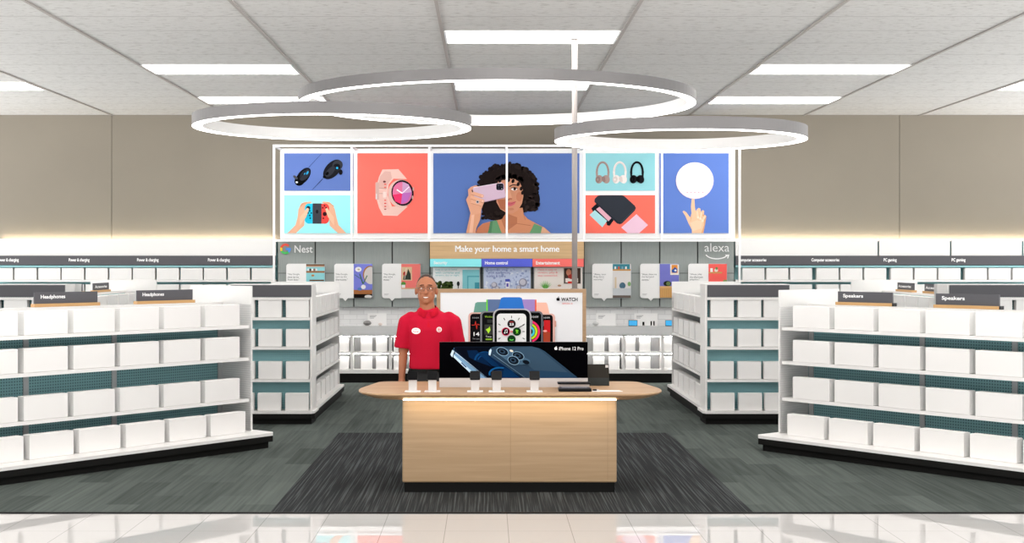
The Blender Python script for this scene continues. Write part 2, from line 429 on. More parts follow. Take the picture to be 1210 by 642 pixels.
# run L: local X axis = t = (-.6225,-.7826), local Y = n = (.7826,-.6225)
def frame_world(P0, rz, lx, ly): 
    c, s = math.cos(rz), math.sin(rz); return (P0[0]+lx*c-ly*s, P0[1]+lx*s+ly*c)
ROWS = ['top', 'second', 'third', 'base']
def big(P0, sx, zs, panel_top, top, name_, signtext, ups, spans, t_first, nbox):
    rz = math.atan2(-.7826, -.6225) if sx > 0 else math.atan2(.7826, -.6225)
    g = gondola('gondola_shelf', 'long white double sided shelving run carrying the %s signs' % signtext.lower(), P0, rz, sx, 3.75, zs, top, panel_top, .27, ups, nearpanel=True)
    levels = [zs[0]+.031, zs[1]+.031, zs[2]+.031, .143]
    outs = [-.01, -.01, -.01, .07]
    for r, (z, o_) in enumerate(zip(levels, outs)):
        for i in range(nbox):
            c = t_first + .472*i + .208
            x, y = frame_world(P0, rz, sx*c, o_-.045)
            put_box((.416, .2, .09), (x, y, z), rz, 'blank white box on %s shelf of the %s run, %s from its far end' % (ROWS[r], signtext.lower(), ORD[i]), 'boxes on the %s gondola' % signtext.lower())
    # signs stand on the top rail, lettering faces the front (+y local)
    for i, (a, b2) in enumerate(spans):
        c = (a+b2)/2; x, y = frame_world(P0, rz, sx*c, -.45)
        s = sign_top((x, y, top+.001), rz+math.pi, '%s sign on wooden base, %s the aisle end of its gondola' % (signtext, 'nearer' if i == 0 else 'farther from'), signtext, 1, ln=b2-a-.02, group='%s signs' % signtext.lower(), bk=(sx < 0))
        ln = b2-a-.02
        bd = [c_ for c_ in s.children if c_.name.startswith('sign_board')][0]
        lettering(bd, signtext, -ln/2+.06, -ln/2+.06+(.245 if sx > 0 else .225), .062, .062+.042+(.0 if True else 0), -.0095, .025)
    return g
PL = (-2.24, 13.2); PR = (2.739, 13.0)
big(PL, 1, (1.118, .812, .42), 1.52, 1.36, 'headphones', 'Headphones', (.03, 1.26, 2.16, 3.06), ((.335, 1.0), (1.41, 2.07)), .139, 7)
big(PR, -1, (1.110, .793, .452), 1.485, 1.345, 'speakers', 'Speakers', (.04, 1.26, 2.15, 3.05), ((.32, .94), (1.37, 2.0)), .15, 7)

# axis aligned runs with an end cap facing the tiled aisle
def aisle_run(xin, side, yfar, top_near, label, ename, boxes_c, signs, panel_top=1.49, cap=None, ynear=15.4):
    """xin: face on the centre aisle side. side=-1: run stands on the low-x side of the aisle, +1 on the high-x side."""
    if side < 0: rz, sx = R(-90), 1           # local x -> -Y, local y -> +X
    else: rz, sx = R(90), -1                  # local x -> +Y ; -x -> -Y ; local y -> -X
    P0 = (xin, yfar); L = yfar - ynear
    zs = (1.118, .80, .45)
    g = gondola('gondola_shelf', label, P0, rz, sx, L, zs, 1.36, panel_top, .06, (.03, 1.25, 2.47), nearpanel=True, ext=.05)
    # end cap
    xa, xb = cap
    YB, YFc = 15.33, 15.0
    t = empty('endcap_shelf', ((xa+xb)/2, YFc, 0)); tag(t, 'white end cap shelf with charcoal header, end of the %s' % ename, 'end cap shelf', 'end cap shelves')
    hx = (xb-xa)/2
    m = MB(); m.box(-hx, hx, -.06, .33, 0, .06)
    c = .06
    m.prism([(-hx-.03, .33), (-hx-.03, -.09+c), (-hx+.0, -.09), (hx-.0, -.09), (hx+.03, -.09+c), (hx+.03, .33)], .06, .115); m.build('base_plinth', BLACK, t)
    MB().prism([(-hx-.03, .33), (-hx-.03, -.09+c), (-hx+.0, -.09), (hx-.0, -.09), (hx+.03, -.09+c), (hx+.03, .33)], .115, .142).build('deck', WHITE, t)
    MB().box(-hx+.026, hx-.026, .14, .165, .142, 1.505).build('pegboard', PEG, t)
    for s in (-1, 1): MB().box(s*hx, s*(hx-.024), 0, .33, .142, 1.507).build('side_panel', WHITE, t)
    MB().box(-hx+.025, hx-.025, .004, .3, 1.497, 1.507).build('top_panel', WHITE, t)
    MB().box(-hx+.025, hx-.01, -.012, -.001, 1.37, 1.498).build('header_panel', DGREY, t)
    lip = MB().box(-hx+.025, hx-.025, -.006, .012, 1.338, 1.366).build('header_rail', WHITE, t)
    for z in zs: 
        MB().box(-hx+.025, hx-.025, .0, .139, z+.008, z+.028).box(-hx+.025, hx-.025, -.012, .0, z, z+.03).build('shelf', WHITE, t)
    lv = [z+.031 for z in zs]+[.143]
    for r, z in enumerate(lv):
        for i, cx_ in enumerate(boxes_c):
            put_box((.25, .19, .08), (cx_, YFc+.05 - (.05 if r == 3 else 0), z), 0, 'white box, %s shelf of end cap, %s, %s from centre aisle' % (ROWS[r], ename, ORD[i]), 'boxes on the end caps')
    # boxes on the side facing the centre aisle
    for r, z in enumerate(lv):
        nb = int((L-.1)/.472)
        for i in range(nb):
            cc = .05+.472*i+.2
            x, y = frame_world(P0, rz, sx*cc, -.06)
            if side < 0 and xin > -3 or side > 0 and xin < 3 or r == 0:
                put_box((.4, .2, .09), (x, y, z), rz, 'white box, %s shelf, aisle face of %s, %s from back wall' % (ROWS[r], ename, ORD[i]), 'boxes along the aisle faces')
    for i, (y0, y1) in enumerate(signs):
        yy = (y0+y1)/2; s = sign_top((xin-side*-.45, yy, 1.361), rz + math.pi, 'small charcoal sign on top of %s, %s' % (ename, 'nearer its end cap' if i == 0 else 'nearer the back wall'), '', 1, ln=y1-y0, h=.09, group='small category signs')
        bd = [c_ for c_ in s.children if c_.name.startswith('sign_board')][0]
        nm = 'Accessories'; lettering(bd, nm, -(y1-y0)/2+.05, (y1-y0)/2-.1, .055, .09, -.0095, .03)
    return g
aisle_run(-1.935, -1, 18.2, 1.36, 'white double sided run beside the centre aisle, on the headphones side', 'inner run, headphones side', [-2.05, -2.348, -2.64], [], cap=(-2.795,-1.888))
aisle_run(2.425, 1, 18.2, 1.36, 'white double sided run beside the centre aisle, on the speakers side', 'inner run, speakers side', [2.544, 2.84, 3.12], [], cap=(2.355,3.275))
aisle_run(-4.50, -1, 18.9, 1.36, 'outer white double sided run, mostly hidden behind the headphones run', 'outer run, headphones side', [-4.80, -5.10, -5.40], [(16.38, 16.97), (17.44, 18.14)], panel_top=1.505, cap=(-5.6,-4.55))
aisle_run(4.96, 1, 18.9, 1.36, 'outer white double sided run, mostly hidden behind the speakers run', 'outer run, speakers side', [5.255, 5.555, 5.85], [(16.4, 17.14), (17.58, 18.27)], panel_top=1.505, cap=(4.97,6.02))

# ------------------------------------------------------------------ perimeter wall shelving
PD = 20.2
COVE = mat('cove_led', (255, 240, 215), .5, 0, 0, 20.0, (255, 238, 214))
def perimeter(xa, xb, label, bay, xphase, wide, texts, slits, ename):
    X0, X1 = wx(xa, PD), wx(xb, PD)
    t = empty('wall_shelving', ((X0+X1)/2, PD, 0)); tag(t, label, 'wall shelving'); cx_ = (X0+X1)/2
    b = lambda *a: (a[0]-cx_, a[1]-cx_)
    MB().box(X0-cx_, X1-cx_, -.02, .3, 0, .115).build('base_plinth', BLACK, t)
    MB().box(X0-cx_, X1-cx_, -.05, .3, .115, .142).build('deck', WHITE, t)
    MB().box(X0-cx_, X1-cx_, .15, .3, .142, 2.07).build('pegboard', TEAL, t)
    # top fascia in separate panels
    xs = [X0]+[wx(s, PD) for s in slits]+[X1]
    for a, c in zip(xs, xs[1:]):
        MB().box(a-cx_+.012 if a != X0 else a-cx_, c-cx_-.012 if c != X1 else c-cx_, -.0, .02, wz(302.3, PD), wz(282.3, PD)).build('fascia_panel', PERIM, t)
    MB().box(X0-cx_, X1-cx_, .025, .39, wz(284, PD)-.02, wz(284, PD)).build('top_panel', PERIM, t)
    MB().box(X0-cx_+.05, X1-cx_-.05, .335, .36, wz(284, PD)+.001, wz(284, PD)+.015).build('cove_light_strip', COVE, t)
    band = MB().box(X0-cx_, X1-cx_, -.03, -.005, wz(313.3, PD), wz(302.3, PD)).build('sign_band', DGREY, t)
    MB().box(X0-cx_, X1-cx_, -.02, .149, wz(316, PD), wz(314, PD)).build('teal_rail', TEAL, t)
    for s, a, c in texts: lettering(band, s, wx(a, PD)-cx_, wx(c, PD)-cx_, wz(310.3, PD), wz(305.3, PD), -.0315, .03)
    zs = [wz(330.8, PD)-.03, 1.19, .9, .62, .36]
    for z in zs: MB().box(X0-cx_, X1-cx_, -.02, .149, z, z+.03).build('shelf', WHITE, t)
    # boxes on the two upper shelves
    bw = .318
    n0 = 0
    for r in (0, 1):
        z = zs[r]+.031; i = 0
        x = wx(xphase, PD)
        while x > X0+.4: x -= bay
        while x < X1:
            xx = x
            for j in range(3):
                if xx > X0+.005 and xx+bw < X1-.005:
                    if i < 20:
                        put_box((bw, .172 if r == 0 else .2, .09), (xx+bw/2, PD+.035, z), 0, 'white box on the %s shelf of the %s wall shelving, %s along' % ('top' if r == 0 else 'second', ename, ORD[i]), 'boxes on the wall shelving')
                    i += 1
                xx += bw+.029
            x += bay
perimeter(-12, 326, 'white wall shelving with charcoal power and charging sign band', 1.035, 157.3, .049,
          [('Power & charging', 0.5-2.5, 23), ('Power & charging', 82, 106.5), ('Power & charging', 162.6, 188), ('Power & charging', 246.2, 272)], [], 'power and charging')
perimeter(869, 1244, 'white wall shelving with charcoal computer accessories and PC gaming band', 1.079, 964.9, .08,
          [('Computer accessories', 872, 905), ('Computer accessories', 958.2, 991.2), ('PC gaming', 1043.4, 1058.8), ('PC gaming', 1123.6, 1140)], [1038, 1123.5, 1208.5], 'computer accessories')
# ------------------------------------------------------------------ centre feature wall
FD = 20.2                                    # front of the grey cladding
gm = mat('grey_cladding', (142, 149, 146), .7); ns, ls, b = nodes(gm)
tc = ns.new('ShaderNodeTexCoord'); mp = ns.new('ShaderNodeMapping'); mp.inputs['Scale'].default_value = (60, 1, 5); ls.new(tc.outputs['Object'], mp.inputs[0])
n1 = ns.new('ShaderNodeTexNoise'); n1.inputs['Scale'].default_value = 1; n1.inputs['Detail'].default_value = 3; ls.new(mp.outputs[0], n1.inputs['Vector'])
cr = ns.new('ShaderNodeValToRGB'); cr.color_ramp.elements[0].color = lin((144,151,148)); cr.color_ramp.elements[1].color = lin((158,164,161)); ls.new(n1.outputs[0], cr.inputs[0]); ls.new(cr.outputs[0], b.inputs['Base Color'])
seam = mat('cladding_seam', (70, 74, 74), .8)
def cladding(xs, nm):
    m = MB()
    for a, c in zip(xs, xs[1:]):
        for z0, z1 in ((wz(363, FD), wz(323, FD)-.004), (wz(323, FD)+.004, wz(283.4, FD))):
            m.box(wx(a, FD)+.01, wx(c, FD)-.01, FD, FD+.03, z0, z1)
    m.box(wx(xs[0], FD), wx(xs[-1], FD), FD+.031, FD+.06, wz(363, FD), wz(283.4, FD), 1)
    struct(m.build(nm, [gm, seam]))
cladding([327.8, 372.5, 418, 463.5, 508], 'wall_cladding_left')
cladding([690, 734, 779.6, 824.4, 868], 'wall_cladding_right')
cladding([508, 569, 629, 690], 'wall_cladding_center')
bkm = mat('white_brick', (232, 232, 232), .4); ns, ls, b = nodes(bkm)
tc = ns.new('ShaderNodeTexCoord'); mp = ns.new('ShaderNodeMapping'); mp.inputs['Rotation'].default_value = (R(90), 0, 0); ls.new(tc.outputs['Object'], mp.inputs[0])
br = ns.new('ShaderNodeTexBrick'); ls.new(mp.outputs[0], br.inputs['Vector']); br.inputs['Scale'].default_value = 1
br.inputs['Brick Width'].default_value = .2; br.inputs['Row Height'].default_value = .07; br.inputs['Mortar Size'].default_value = .004
br.inputs['Color1'].default_value = lin((236,236,236)); br.inputs['Color2'].default_value = lin((228,228,228)); br.inputs['Mortar'].default_value = lin((212,212,212))
ls.new(br.outputs['Color'], b.inputs['Base Color'])
struct(MB().box(wx(327.8,FD), wx(868,FD), FD+.08, FD+.11, wz(396,FD), wz(362,FD)).build('wall_backsplash', bkm))
struct(MB().box(wx(327.8,FD), wx(868,FD), FD+.12, BACK-.001, 0, wz(283.4,FD)).build('wall_core', WHITE))

# brand lettering mounted on the cladding
t = empty('wall_lettering', (wx(350,FD), FD, wz(294.5,FD))); tag(t, 'colourful round G emblem and white word Nest on grey cladding', 'wall lettering')
a = Art(FD-.012)
cols = [((244,98,84), 195, 318), ((255,205,60), 152, 197), ((90,200,110), 45, 153), ((96,160,252), -2, 46)]
for c, p, q in cols: a.arc(337.3, 294.3, 5.0, 5.0, 2.6, c, R(p), R(q), 14)
a.rect(337.6, 293.1, 343.4, 295.6, (96,160,252))
a.text('Nest', 348, 290, 369.5, 298.8, (250,250,250), .012)
o = a.build('lettering', t); o.location = (-t.location[0], -t.location[1], -t.location[2])
t = empty('wall_lettering', (wx(847,FD), FD, wz(294.5,FD))); tag(t, 'white word alexa with curved smile arrow on grey cladding', 'wall lettering')
a = Art(FD-.012)
a.text('alexa', 832.5, 287.6, 861.8, 297.6, (250,250,250), .0)
a.arc(847, 299.0, 13.5, 7.0, 1.3, (250,250,250), R(18), R(162), 24)
a.poly([(861.8,301.0),(856.8,301.2),(857.2,302.4),(859.8,302.3),(859.2,305.4),(860.4,305.6)], (250,250,250))
o = a.build('lettering', t); o.location = (-t.location[0], -t.location[1], -t.location[2])

# ------------------------------------------------------------------ speech bubble signs
def bubble(x0, split, x1, tail, lines, art, label, warm=(247,246,245)):
    d = FD-.03
    t = empty('speech_bubble_sign', (wx((x0+x1)/2,FD), d, wz(332,FD))); tag(t, label, 'sign', 'speech bubble signs on the grey cladding')
    L = Vector(t.location)
    y0, y1, r = 311.7, 352.6, 3.2
    def pt(p): return (wx(p[0], d)-L.x, wz(p[1], d)-L.z)
    left = [(split,y0)]+[(x0+r-r*math.sin(R(a)), y0+r-r*math.cos(R(a))) for a in range(0,91,15)]+[(x0+r-r*math.cos(R(a)), y1-r+r*math.sin(R(a))) for a in range(0,91,15)]+[(tail-3,y1),(tail,y1+3.4),(tail+3,y1),(split,y1)]
    right = [(split,y1)]+[(x1-r+r*math.sin(R(a)), y1-r+r*math.cos(R(a))) for a in range(0,91,15)]+[(x1-r+r*math.cos(R(a)), y0+r-r*math.sin(R(a))) for a in range(0,91,15)]+[(split,y0)]
    MB().plate([pt(p) for p in left], 0, .02).build('text_panel', mat('sign_white', (245,244,243), .5), t)
    pp = MB().plate([pt(p) for p in right], 0, .02).build('picture_panel', ink((190,200,205)), t)
    a = Art(d); a.clip = (x0+.3, y0+.3, x1-.3, y1-.3)
    for i, s in enumerate(lines): a.text(s, x0+1.8, 323.2+3.1*i, x0+1.8+len(s)*1.18, 325.6+3.1*i, (90,92,96), .0)
    a.line([(x0+2.5,347.6),(x0+8,347.6)], .35, (170,170,172)); a.line([(x0+2.5,348.8),(x0+7,348.8)], .35, (170,170,172))
    # rounded picture corners: draw the art inset
    art(a, split+.0, y0, x1, y1)
    o = a.build('print', t); o.location = -L
def q1(a, s, y0, x1, y1):
    a.rect(s,y0+.4,x1-.4,y1-.4,(150,215,222)); a.rect(s,y0+.6,x1-.4,y0+2.6,(128,86,62)); a.rect(s,y0+8.6,x1-.4,y0+10.8,(168,116,82))
    a.rect(s,y0+2.6,x1-.4,y0+4,(196,170,150))
    for i,(c) in enumerate([(235,238,240),(70,60,60),(245,245,245),(150,110,90),(238,240,242)]): a.ell(s+2.5+i*2.4,y0+7.2,1.2,1.5,c)
    a.ell(s+8,y0+14,1.8,1.2,(200,140,90)); a.rect(s+4,y0+19,x1-1,y0+20.6,(110,80,60)); a.ell(s+6,y0+24,4,3,(230,230,228))
def q2(a, s, y0, x1, y1):
    a.rect(s,y0+.4,x1-.4,y1-.4,(128,134,222)); a.ell(x1-3,y0+13,8.5,10.5,(172,118,70)); a.ell(x1-2.2,y0+14,8.0,10.3,(214,208,205))
    a.ell(s+5.5,y0+6.8,3.8,3,(246,244,243)); a.ell(s+5.8,y0+6.9,1.5,1,(200,190,160))
    a.line([(s+7,y0+12),(s+11,y0+24)],1.2,(70,110,90)); a.line([(s+16,y0+14),(s+11,y0+24)],1.2,(84,124,96)); a.line([(s+1,y0+13),(s+10,y0+19)],.9,(90,120,140))
    a.rect(s,y0+31,x1-.4,y0+36,(172,112,70)); a.ell(s+11.5,y0+27.5,2.8,2.6,(240,238,235)); a.ell(s+7,y0+30,2.6,1.8,(90,130,200))
    a.rect(s,y0+36,x1-.4,y1-.4,(30,22,20)); a.ell(x1-5,y0+39,4.5,2,(225,222,218))
def q3(a, s, y0, x1, y1):
    a.rect(s,y0+.4,x1-.4,y1-.4,(243,128,122)); a.rect(s+.5,y0+4,s+12.5,y0+20,(226,196,160))
    a.poly([(s+2,y0+19),(s+4,y0+9),(s+6,y0+14),(s+8,y0+6),(s+11,y0+12),(s+11.5,y0+19)],(60,66,58)); a.ell(s+4,y0+12,1.8,2.5,(190,60,50)); a.line([(s+6,y0+5),(s+4,y0+18)],.6,(240,230,220))
    a.rect(s,y0+29.5,x1-1,y1-.5,(226,224,224)); a.rect(s,y0+28.6,x1-1,y0+30,(220,170,130)); a.ell(s+2.5,y0+24,2.8,2.6,(90,150,70)); a.rect(s+.6,y0+25,s+4.6,y0+28.6,(245,245,245))
def q4(a, s, y0, x1, y1):
    a.rect(s,y0+.4,x1-.4,y1-.4,(226,222,220)); a.rect(s,y0+.5,x1-1.5,y0+6.5,(70,140,155)); a.rect(s,y0+6.5,x1-.6,y0+8.4,(200,148,88))
    for i,c in enumerate([(230,232,230),(200,90,70),(120,170,190),(235,235,235)]): a.rect(s+2+i*4.2,y0+3.4,s+4+i*4.2,y0+6.5,c)
    a.rect(s+2.4,y0+16,s+4.4,y0+29,(220,200,170)); a.ell(s+11.5,y0+26,3.6,3.8,(84,116,136)); a.rect(s,y0+29,x1-.6,y0+37.5,(202,206,210)); a.rect(s,y0+37.5,x1-.6,y1-.5,(112,100,94)); a.ell(x1-2.4,y0+24,1.9,2.6,(130,170,110))
def q5(a, s, y0, x1, y1):
    a.rect(s,y0+.4,x1-.4,y1-.4,(124,126,204)); a.rect(s+12.4,y0+.8,x1-.6,y0+13.4,(240,232,220)); a.rect(s+14,y0+1.5,x1-2,y0+11,(232,150,70)); a.poly([(s+14,y0+8),(s+18,y0+4),(s+21,y0+7),(s+20,y0+10.6),(s+15,y0+10.8)],(50,90,170)); a.ell(s+18.6,y0+8,1.4,1.2,(240,240,240))
    a.ell(s+9,y0+23.6,4.6,3.2,(42,44,40)); a.ell(s+10.2,y0+23.6,2.6,2.4,(110,130,80)); a.rect(s,y0+26.6,x1-.6,y1-.5,(212,164,104)); a.rect(s,y0+26.6,x1-.6,y0+28.6,(226,180,122))
    for i in range(9): a.line([(s+1+i*2.3,y0+30),(s+1+i*2.3,y1-1)],.3,(188,140,84),False)
def q6(a, s, y0, x1, y1):
    a.rect(s,y0+.4,x1-.4,y1-.4,(248,104,98)); a.rect(s,y0+9.8,s+16,y0+11.6,(214,158,100)); a.rect(s+2,y0+5.4,s+5,y0+9.8,(242,240,236)); a.ell(s+9,y0+7.8,2.2,2,(224,214,200)); a.ell(s+9.5,y0+5.6,1.4,1.6,(110,150,90)); a.ell(s+20,y0+20.6,3,1.6,(130,150,90))
bubble(338.2, 361.8, 384, 350, ['"Hey Google,', 'show me the', 'front door."'], q1, 'speech bubble sign with teal shelf picture, below the G emblem')
bubble(394.9, 418.0, 440.3, 408, ['"Hey Google,', 'turn up the', 'thermostat."'], q2, 'speech bubble sign picturing a round mirror on a violet wall')
bubble(451.4, 474.2, 497.2, 463.3, ['"Hey Google,', 'play some', 'music."'], q3, 'speech bubble sign with coral picture beside the red shirted employee')
bubble(699.8, 724.0, 745.8, 713.9, ['"Alexa, turn', 'Ring alarm', 'security."'], q4, 'speech bubble sign picturing a dome shaped speaker under a shelf')
bubble(756.5, 779.5, 802.6, 769, ['"Alexa, show me', 'the backyard', 'camera."'], q5, 'speech bubble sign with violet picture of a clock on oak cabinet')
bubble(813.3, 837.2, 859.2, 825, ['"Alexa, play', 'the afternoon', 'playlist."'], q6, 'speech bubble sign with red picture, under the word alexa')

# ------------------------------------------------------------------ oak header with category strips and pictures
d = 20.0
t = empty('smart_home_header', (0, d, 0)); tag(t, 'oak header board reading Make your home a smart home with three coloured strips', 'sign')
MB().box(wx(508,d), wx(690,d), d, d+.19, wz(305.8,d), wz(283.6,d)).build('header_board', OAKH, t)
a = Art(d); [a.text('Make your home a smart home', 537.8+o_, 290.4, 660.4+o_, 300.2, (252,252,252), .0) for o_ in (0, .3, .6)]; q_ = a.build('lettering', t)
for s, x0, x1, c, tx in (('Security',508,569,(150,242,248),(512.5,528.5)), ('Home control',569,629.2,(98,108,222),(573,600)), ('Entertainment',629.2,690,(255,124,118),(633.3,661.6))):
    o = MB().box(wx(x0,d)+.002, wx(x1,d)-.002, d+.002, d+.05, wz(315.4,d), wz(306,d)).build('category_strip', ink(c), t)
    a = Art(d+.002); a.text(s, tx[0], 308.7, tx[1], 312.8 if s != 'Security' else 313.4, (252,252,252), .03); a.build('lettering', o)
for ch in t.children: ch.location = -Vector(t.location)
d2 = 20.1
def graphic(x0, x1, bg, fn, nm, label):
    t = empty('category_graphic', (wx((x0+x1)/2, d2), d2, wz(352, d2))); tag(t, label, 'poster')
    MB().box(wx(x0,d2), wx(x1,d2), d2, d2+.1, wz(352,d2), wz(316.5,d2)).build('board', ink(bg), t)
    a = Art(d2); fn(a); a.build('print', t)
    for ch in t.children: ch.location = -Vector(t.location)
def g1(a):
    for i, s in enumerate(['Keep an eye on home', 'with cameras and', 'sensors, day or night.']): a.text(s, 514.5, 317.6+3.4*i, 543-(3 if i == 0 else 0), 320.2+3.4*i, (120,190,196), .0)
    a.rect(546.5,319,566.5,351.5,(134,200,208)); a.rect(552,326,566.5,351.5,(96,170,182)); a.rect(553.5,327.6,566.5,351.5,(134,200,208)); a.rect(561,334,566.5,351.5,(70,150,166))
    random.seed(3)
    for i in range(60): a.ell(514+random.random()*20, 333.5+random.random()*9+abs(i%20-8)*.15, 2.2, 1.8, random.choice([(58,74,38),(74,92,48),(44,58,32),(96,110,62)]), n=9, up=(i%6==0))
    a.ell(541.5,335.4,1.7,2.8,(40,42,44)); a.line([(541.5,338),(541.5,341)],1,(60,60,60))
def g2(a):
    for i, s in enumerate(['Automate your', 'lights, appliances,', 'shades & more.']): a.text(s, 575, 317.4+3.6*i, 603-(3 if i == 0 else 5 if i == 2 else 0), 320.6+3.6*i, (84,92,170), .0)
    random.seed(5)
    for i in range(130): a.ell(574+random.random()*52, 317+random.random()*24 if i%3 else 330+random.random()*18, .5+random.random()*1.3, .5+random.random()*1.2, random.choice([(170,184,216),(196,208,232),(150,164,204),(226,232,244)]), n=8, up=(i%10==0))
    a.rect(597,330,602.5,333,(80,90,190)); a.rect(597.5,333,602,341,(238,238,246)); a.rect(598.5,335,600.8,339,(90,80,180))
    for cx_,cy_,r in ((584,337,3.6),(618,334,5),(588,341,2.6),(613,340,3)): a.ell(cx_,cy_,r,r,(150,150,170),n=16); a.ell(cx_-.4,cy_-.4,r*.7,r*.7,(206,204,216),n=16)
def g3(a):
    for i, s in enumerate(['Make it easy to', 'stream, play &', 'stay connected.']): a.text(s, 635.5, 317.6+3.5*i, 659-(0 if i else 1), 320.5+3.5*i, (236,120,116), .0)
    a.rect(665.5,316.8,686.5,336,(214,205,198)); a.rect(666.4,317,686,335.2,(70,56,50)); a.ell(672,322,3,4,(196,130,104)); a.ell(679,321,3.4,4.4,(180,110,84)); a.rect(668,329,683,334,(232,222,214)); a.rect(671,332.6,680,335.2,(214,60,50)); a.ell(676,327,5,3,(160,60,54))
    for k_ in range(9): an = R(-150+k_*15); a.poly([(643.5,342),(645.5,342),(644.6+9*math.cos(an), 340+9*math.sin(an))], (92,160,74) if k_%2 else (126,188,100))
    a.rect(640.5,341,649,349,(240,238,236)); a.ell(661,337.6,2.2,1.1,(196,150,120)); a.rect(633,342,687,351.5,(224,216,210))
graphic(511.5, 567, (232,234,234), g1, 'security', 'picture panel with teal door and green shrub under the aqua strip')
graphic(571.5, 627, (200,210,234), g2, 'home', 'pale blue picture panel under the blue home control strip')
graphic(631.5, 688, (238,230,224), g3, 'play', 'pale pink picture panel with spiky plant under the coral strip')

# ------------------------------------------------------------------ glowing display cabinets under the brick
GLOW = mat('cabinet_led', (255, 255, 255), .5, 0, 0, 22.0, (255, 253, 250))
GLOW2 = mat('cabinet_lightbox', (255, 255, 255), .5, 0, 0, .35, (255, 255, 255))
CD = 20.07
def cabinet(x0, x1, label, boxes, knob=True):
    X0, X1 = wx(x0,CD), wx(x1,CD); cx_ = (X0+X1)/2; hw = (X1-X0)/2
    t = empty('display_cabinet', (cx_, CD, 0)); tag(t, label, 'display cabinet', 'lit display cabinets under the white brick')
    zt, zr, zb = wz(396.5,CD), wz(417,CD), wz(437,CD)
    MB().box(-hw, hw, .02, .2, 0, wz(441.5,CD)).build('base_plinth', BLACK, t)
    m = MB(); m.box(-hw, -hw+.02, 0, .2, wz(441.5,CD), zt).box(hw-.02, hw, 0, .2, wz(441.5,CD), zt).box(-hw+.02, hw-.02, 0, .18, wz(441.5,CD), zb).box(-hw+.02, hw-.02, 0, .18, zt-.012, zt)
    m.build('body', WHITE, t); MB().box(-hw+.021, hw-.021, .181, .2, zb+.001, zt-.013).build('back_panel', mat('cabinet_back', (150,150,150), .5), t)
    MB().box(-hw+.02, hw-.02, .005, .18, zr-.012, zr+.012).build('shelf', WHITE, t)
    for z in (zt-.013, zr-.013): MB().box(-hw+.03, hw-.03, .01, .03, z-.006, z).build('led_strip', GLOW, t)
    if knob: MB().tube((hw-.05, -.012, zt-.04), (hw-.05, 0, zt-.04), .009).box(hw-.052, hw-.048, -.004, .004, zt-.04, zt).build('lock', GREYUP, t)
    for r, z in enumerate((zr+.013, zb+.001)):
        for i, (a, c) in enumerate(boxes):
            A, B = wx(a,CD), wx(c,CD)
            if A < X0+.02: A = X0+.022
            if B > X1-.02: B = X1-.022
            h = .195 if r == 0 else .18
            put_box((B-A, h, .09), ((A+B)/2, CD+.09, z), 0, 'white box, %s shelf, cabinet %s, %s along' % ('upper' if r == 0 else 'lower', label.split(' ', 4)[-1], ORD[i]), 'boxes in the lit cabinets')
pos = [('nearest the headphones side', 370, 415.5, [(372,384),(388,398),(401,412)]), ('second from the headphones side', 415.5, 461, [(426,439),(444,457)]), ('behind the red shirted person', 461, 507, [(465,478),(483,496)]),
       ('behind the watch display, headphones side', 507, 553, [(512,524),(530,544)]), ('behind the middle of the watch display', 553, 645, [(560,572),(590,603)]), ('behind the watch display, speakers side', 645, 691.5, [(650,662),(668,680)]),
       ('just clear of the watch display', 691.5, 737, [(701.5,714.5),(720,732.5)]), ('with a wide grey gap beside the post', 737, 782.7, [(739.5,751),(756,769)]), ('beside the speakers side inner run', 782.7, 828, [(785,786.5+9),(800,812)])]
for s, a, c, bx in pos: cabinet(a, c, 'white lit display cabinet %s' % s, bx)
# counter ledge and small demo things
o = MB().box(wx(330,FD), wx(866,FD), FD-.16, FD+.079, wz(396,FD-.1)+.0, wz(385.5,FD-.1)).build('display_ledge', mat('pale_grey_ledge', (214,214,214), .5)); tag(o, 'long pale grey ledge above the lit cabinets', 'ledge')
ZL = wz(385.5, FD-.1)+.001
def card(x0, x1, label, speaker_x=None):
    d = FD-.02; t = empty('info_card', (wx((x0+x1)/2,d), d, ZL)); tag(t, label, 'card', 'information cards on the ledge')
    hw = (wx(x1,d)-wx(x0,d))/2; h = .18
    MB().box(-hw, hw, 0, .006, 0, h).build('card_panel', mat('sign_white', (245,244,243), .5), t)
    m = MB()
    for i in range(3): m.box(-hw+.03, -hw+.03+.1-.02*i, -.0012, -.0004, h-.035-.018*i, h-.03-.018*i)
    m.build('text_lines', ink((90,92,96)), t)
card(434.5, 456.5, 'white information card behind the grey pebble speaker'); card(704.5, 727.5, 'white information card behind the pale pebble speaker'); card(749.5, 777, 'wide white information card behind the blue tablet')
def pebble(x, r, c, label):
    d = FD-.1; t = empty('pebble_speaker', (wx(x,d), d, ZL)); tag(t, label, 'speaker')
    MB().tube((0,0,0),(0,0,.008), r*.6).build('foot', LTGREY, t)
    MB().ell((0,0,.008+r*.62), (r, r*.8, r*.62)).build('body', mat('fabric_%d' % c[0], c, .9), t, smooth=True)
pebble(434, .058, (150,148,146), 'round grey fabric speaker on the ledge by its card')
pebble(449.5, .03, (226,212,206), 'tiny pale pink speaker in front of the card')
pebble(704, .045, (208,208,206), 'pale grey pebble speaker on the ledge right of the watch display')
def tablet(x, label):
    d = FD-.1; t = empty('smart_display', (wx(x,d), d, ZL), R(-8)); tag(t, label, 'tablet')
    m = MB(); m.loft([[(-.065,-.03,0),(.065,-.03,0),(.055,.04,0),(-.055,.04,0)],[(-.065,-.01,.085),(.065,-.01,.085),(.055,.0,.085),(-.055,.0,.085)]]); m.build('body', BLACKG, t)
    m = MB(); m.add([(-.06,-.0305,.008),(.06,-.0305,.008),(.06,-.0145,.079),(-.06,-.0145,.079)],[(0,1,2,3)]); m.build('screen', mat('screen_blue', (40,150,205), .3, 0, .5, .5), t)
tablet(748, 'small tablet with bright blue screen on the ledge')
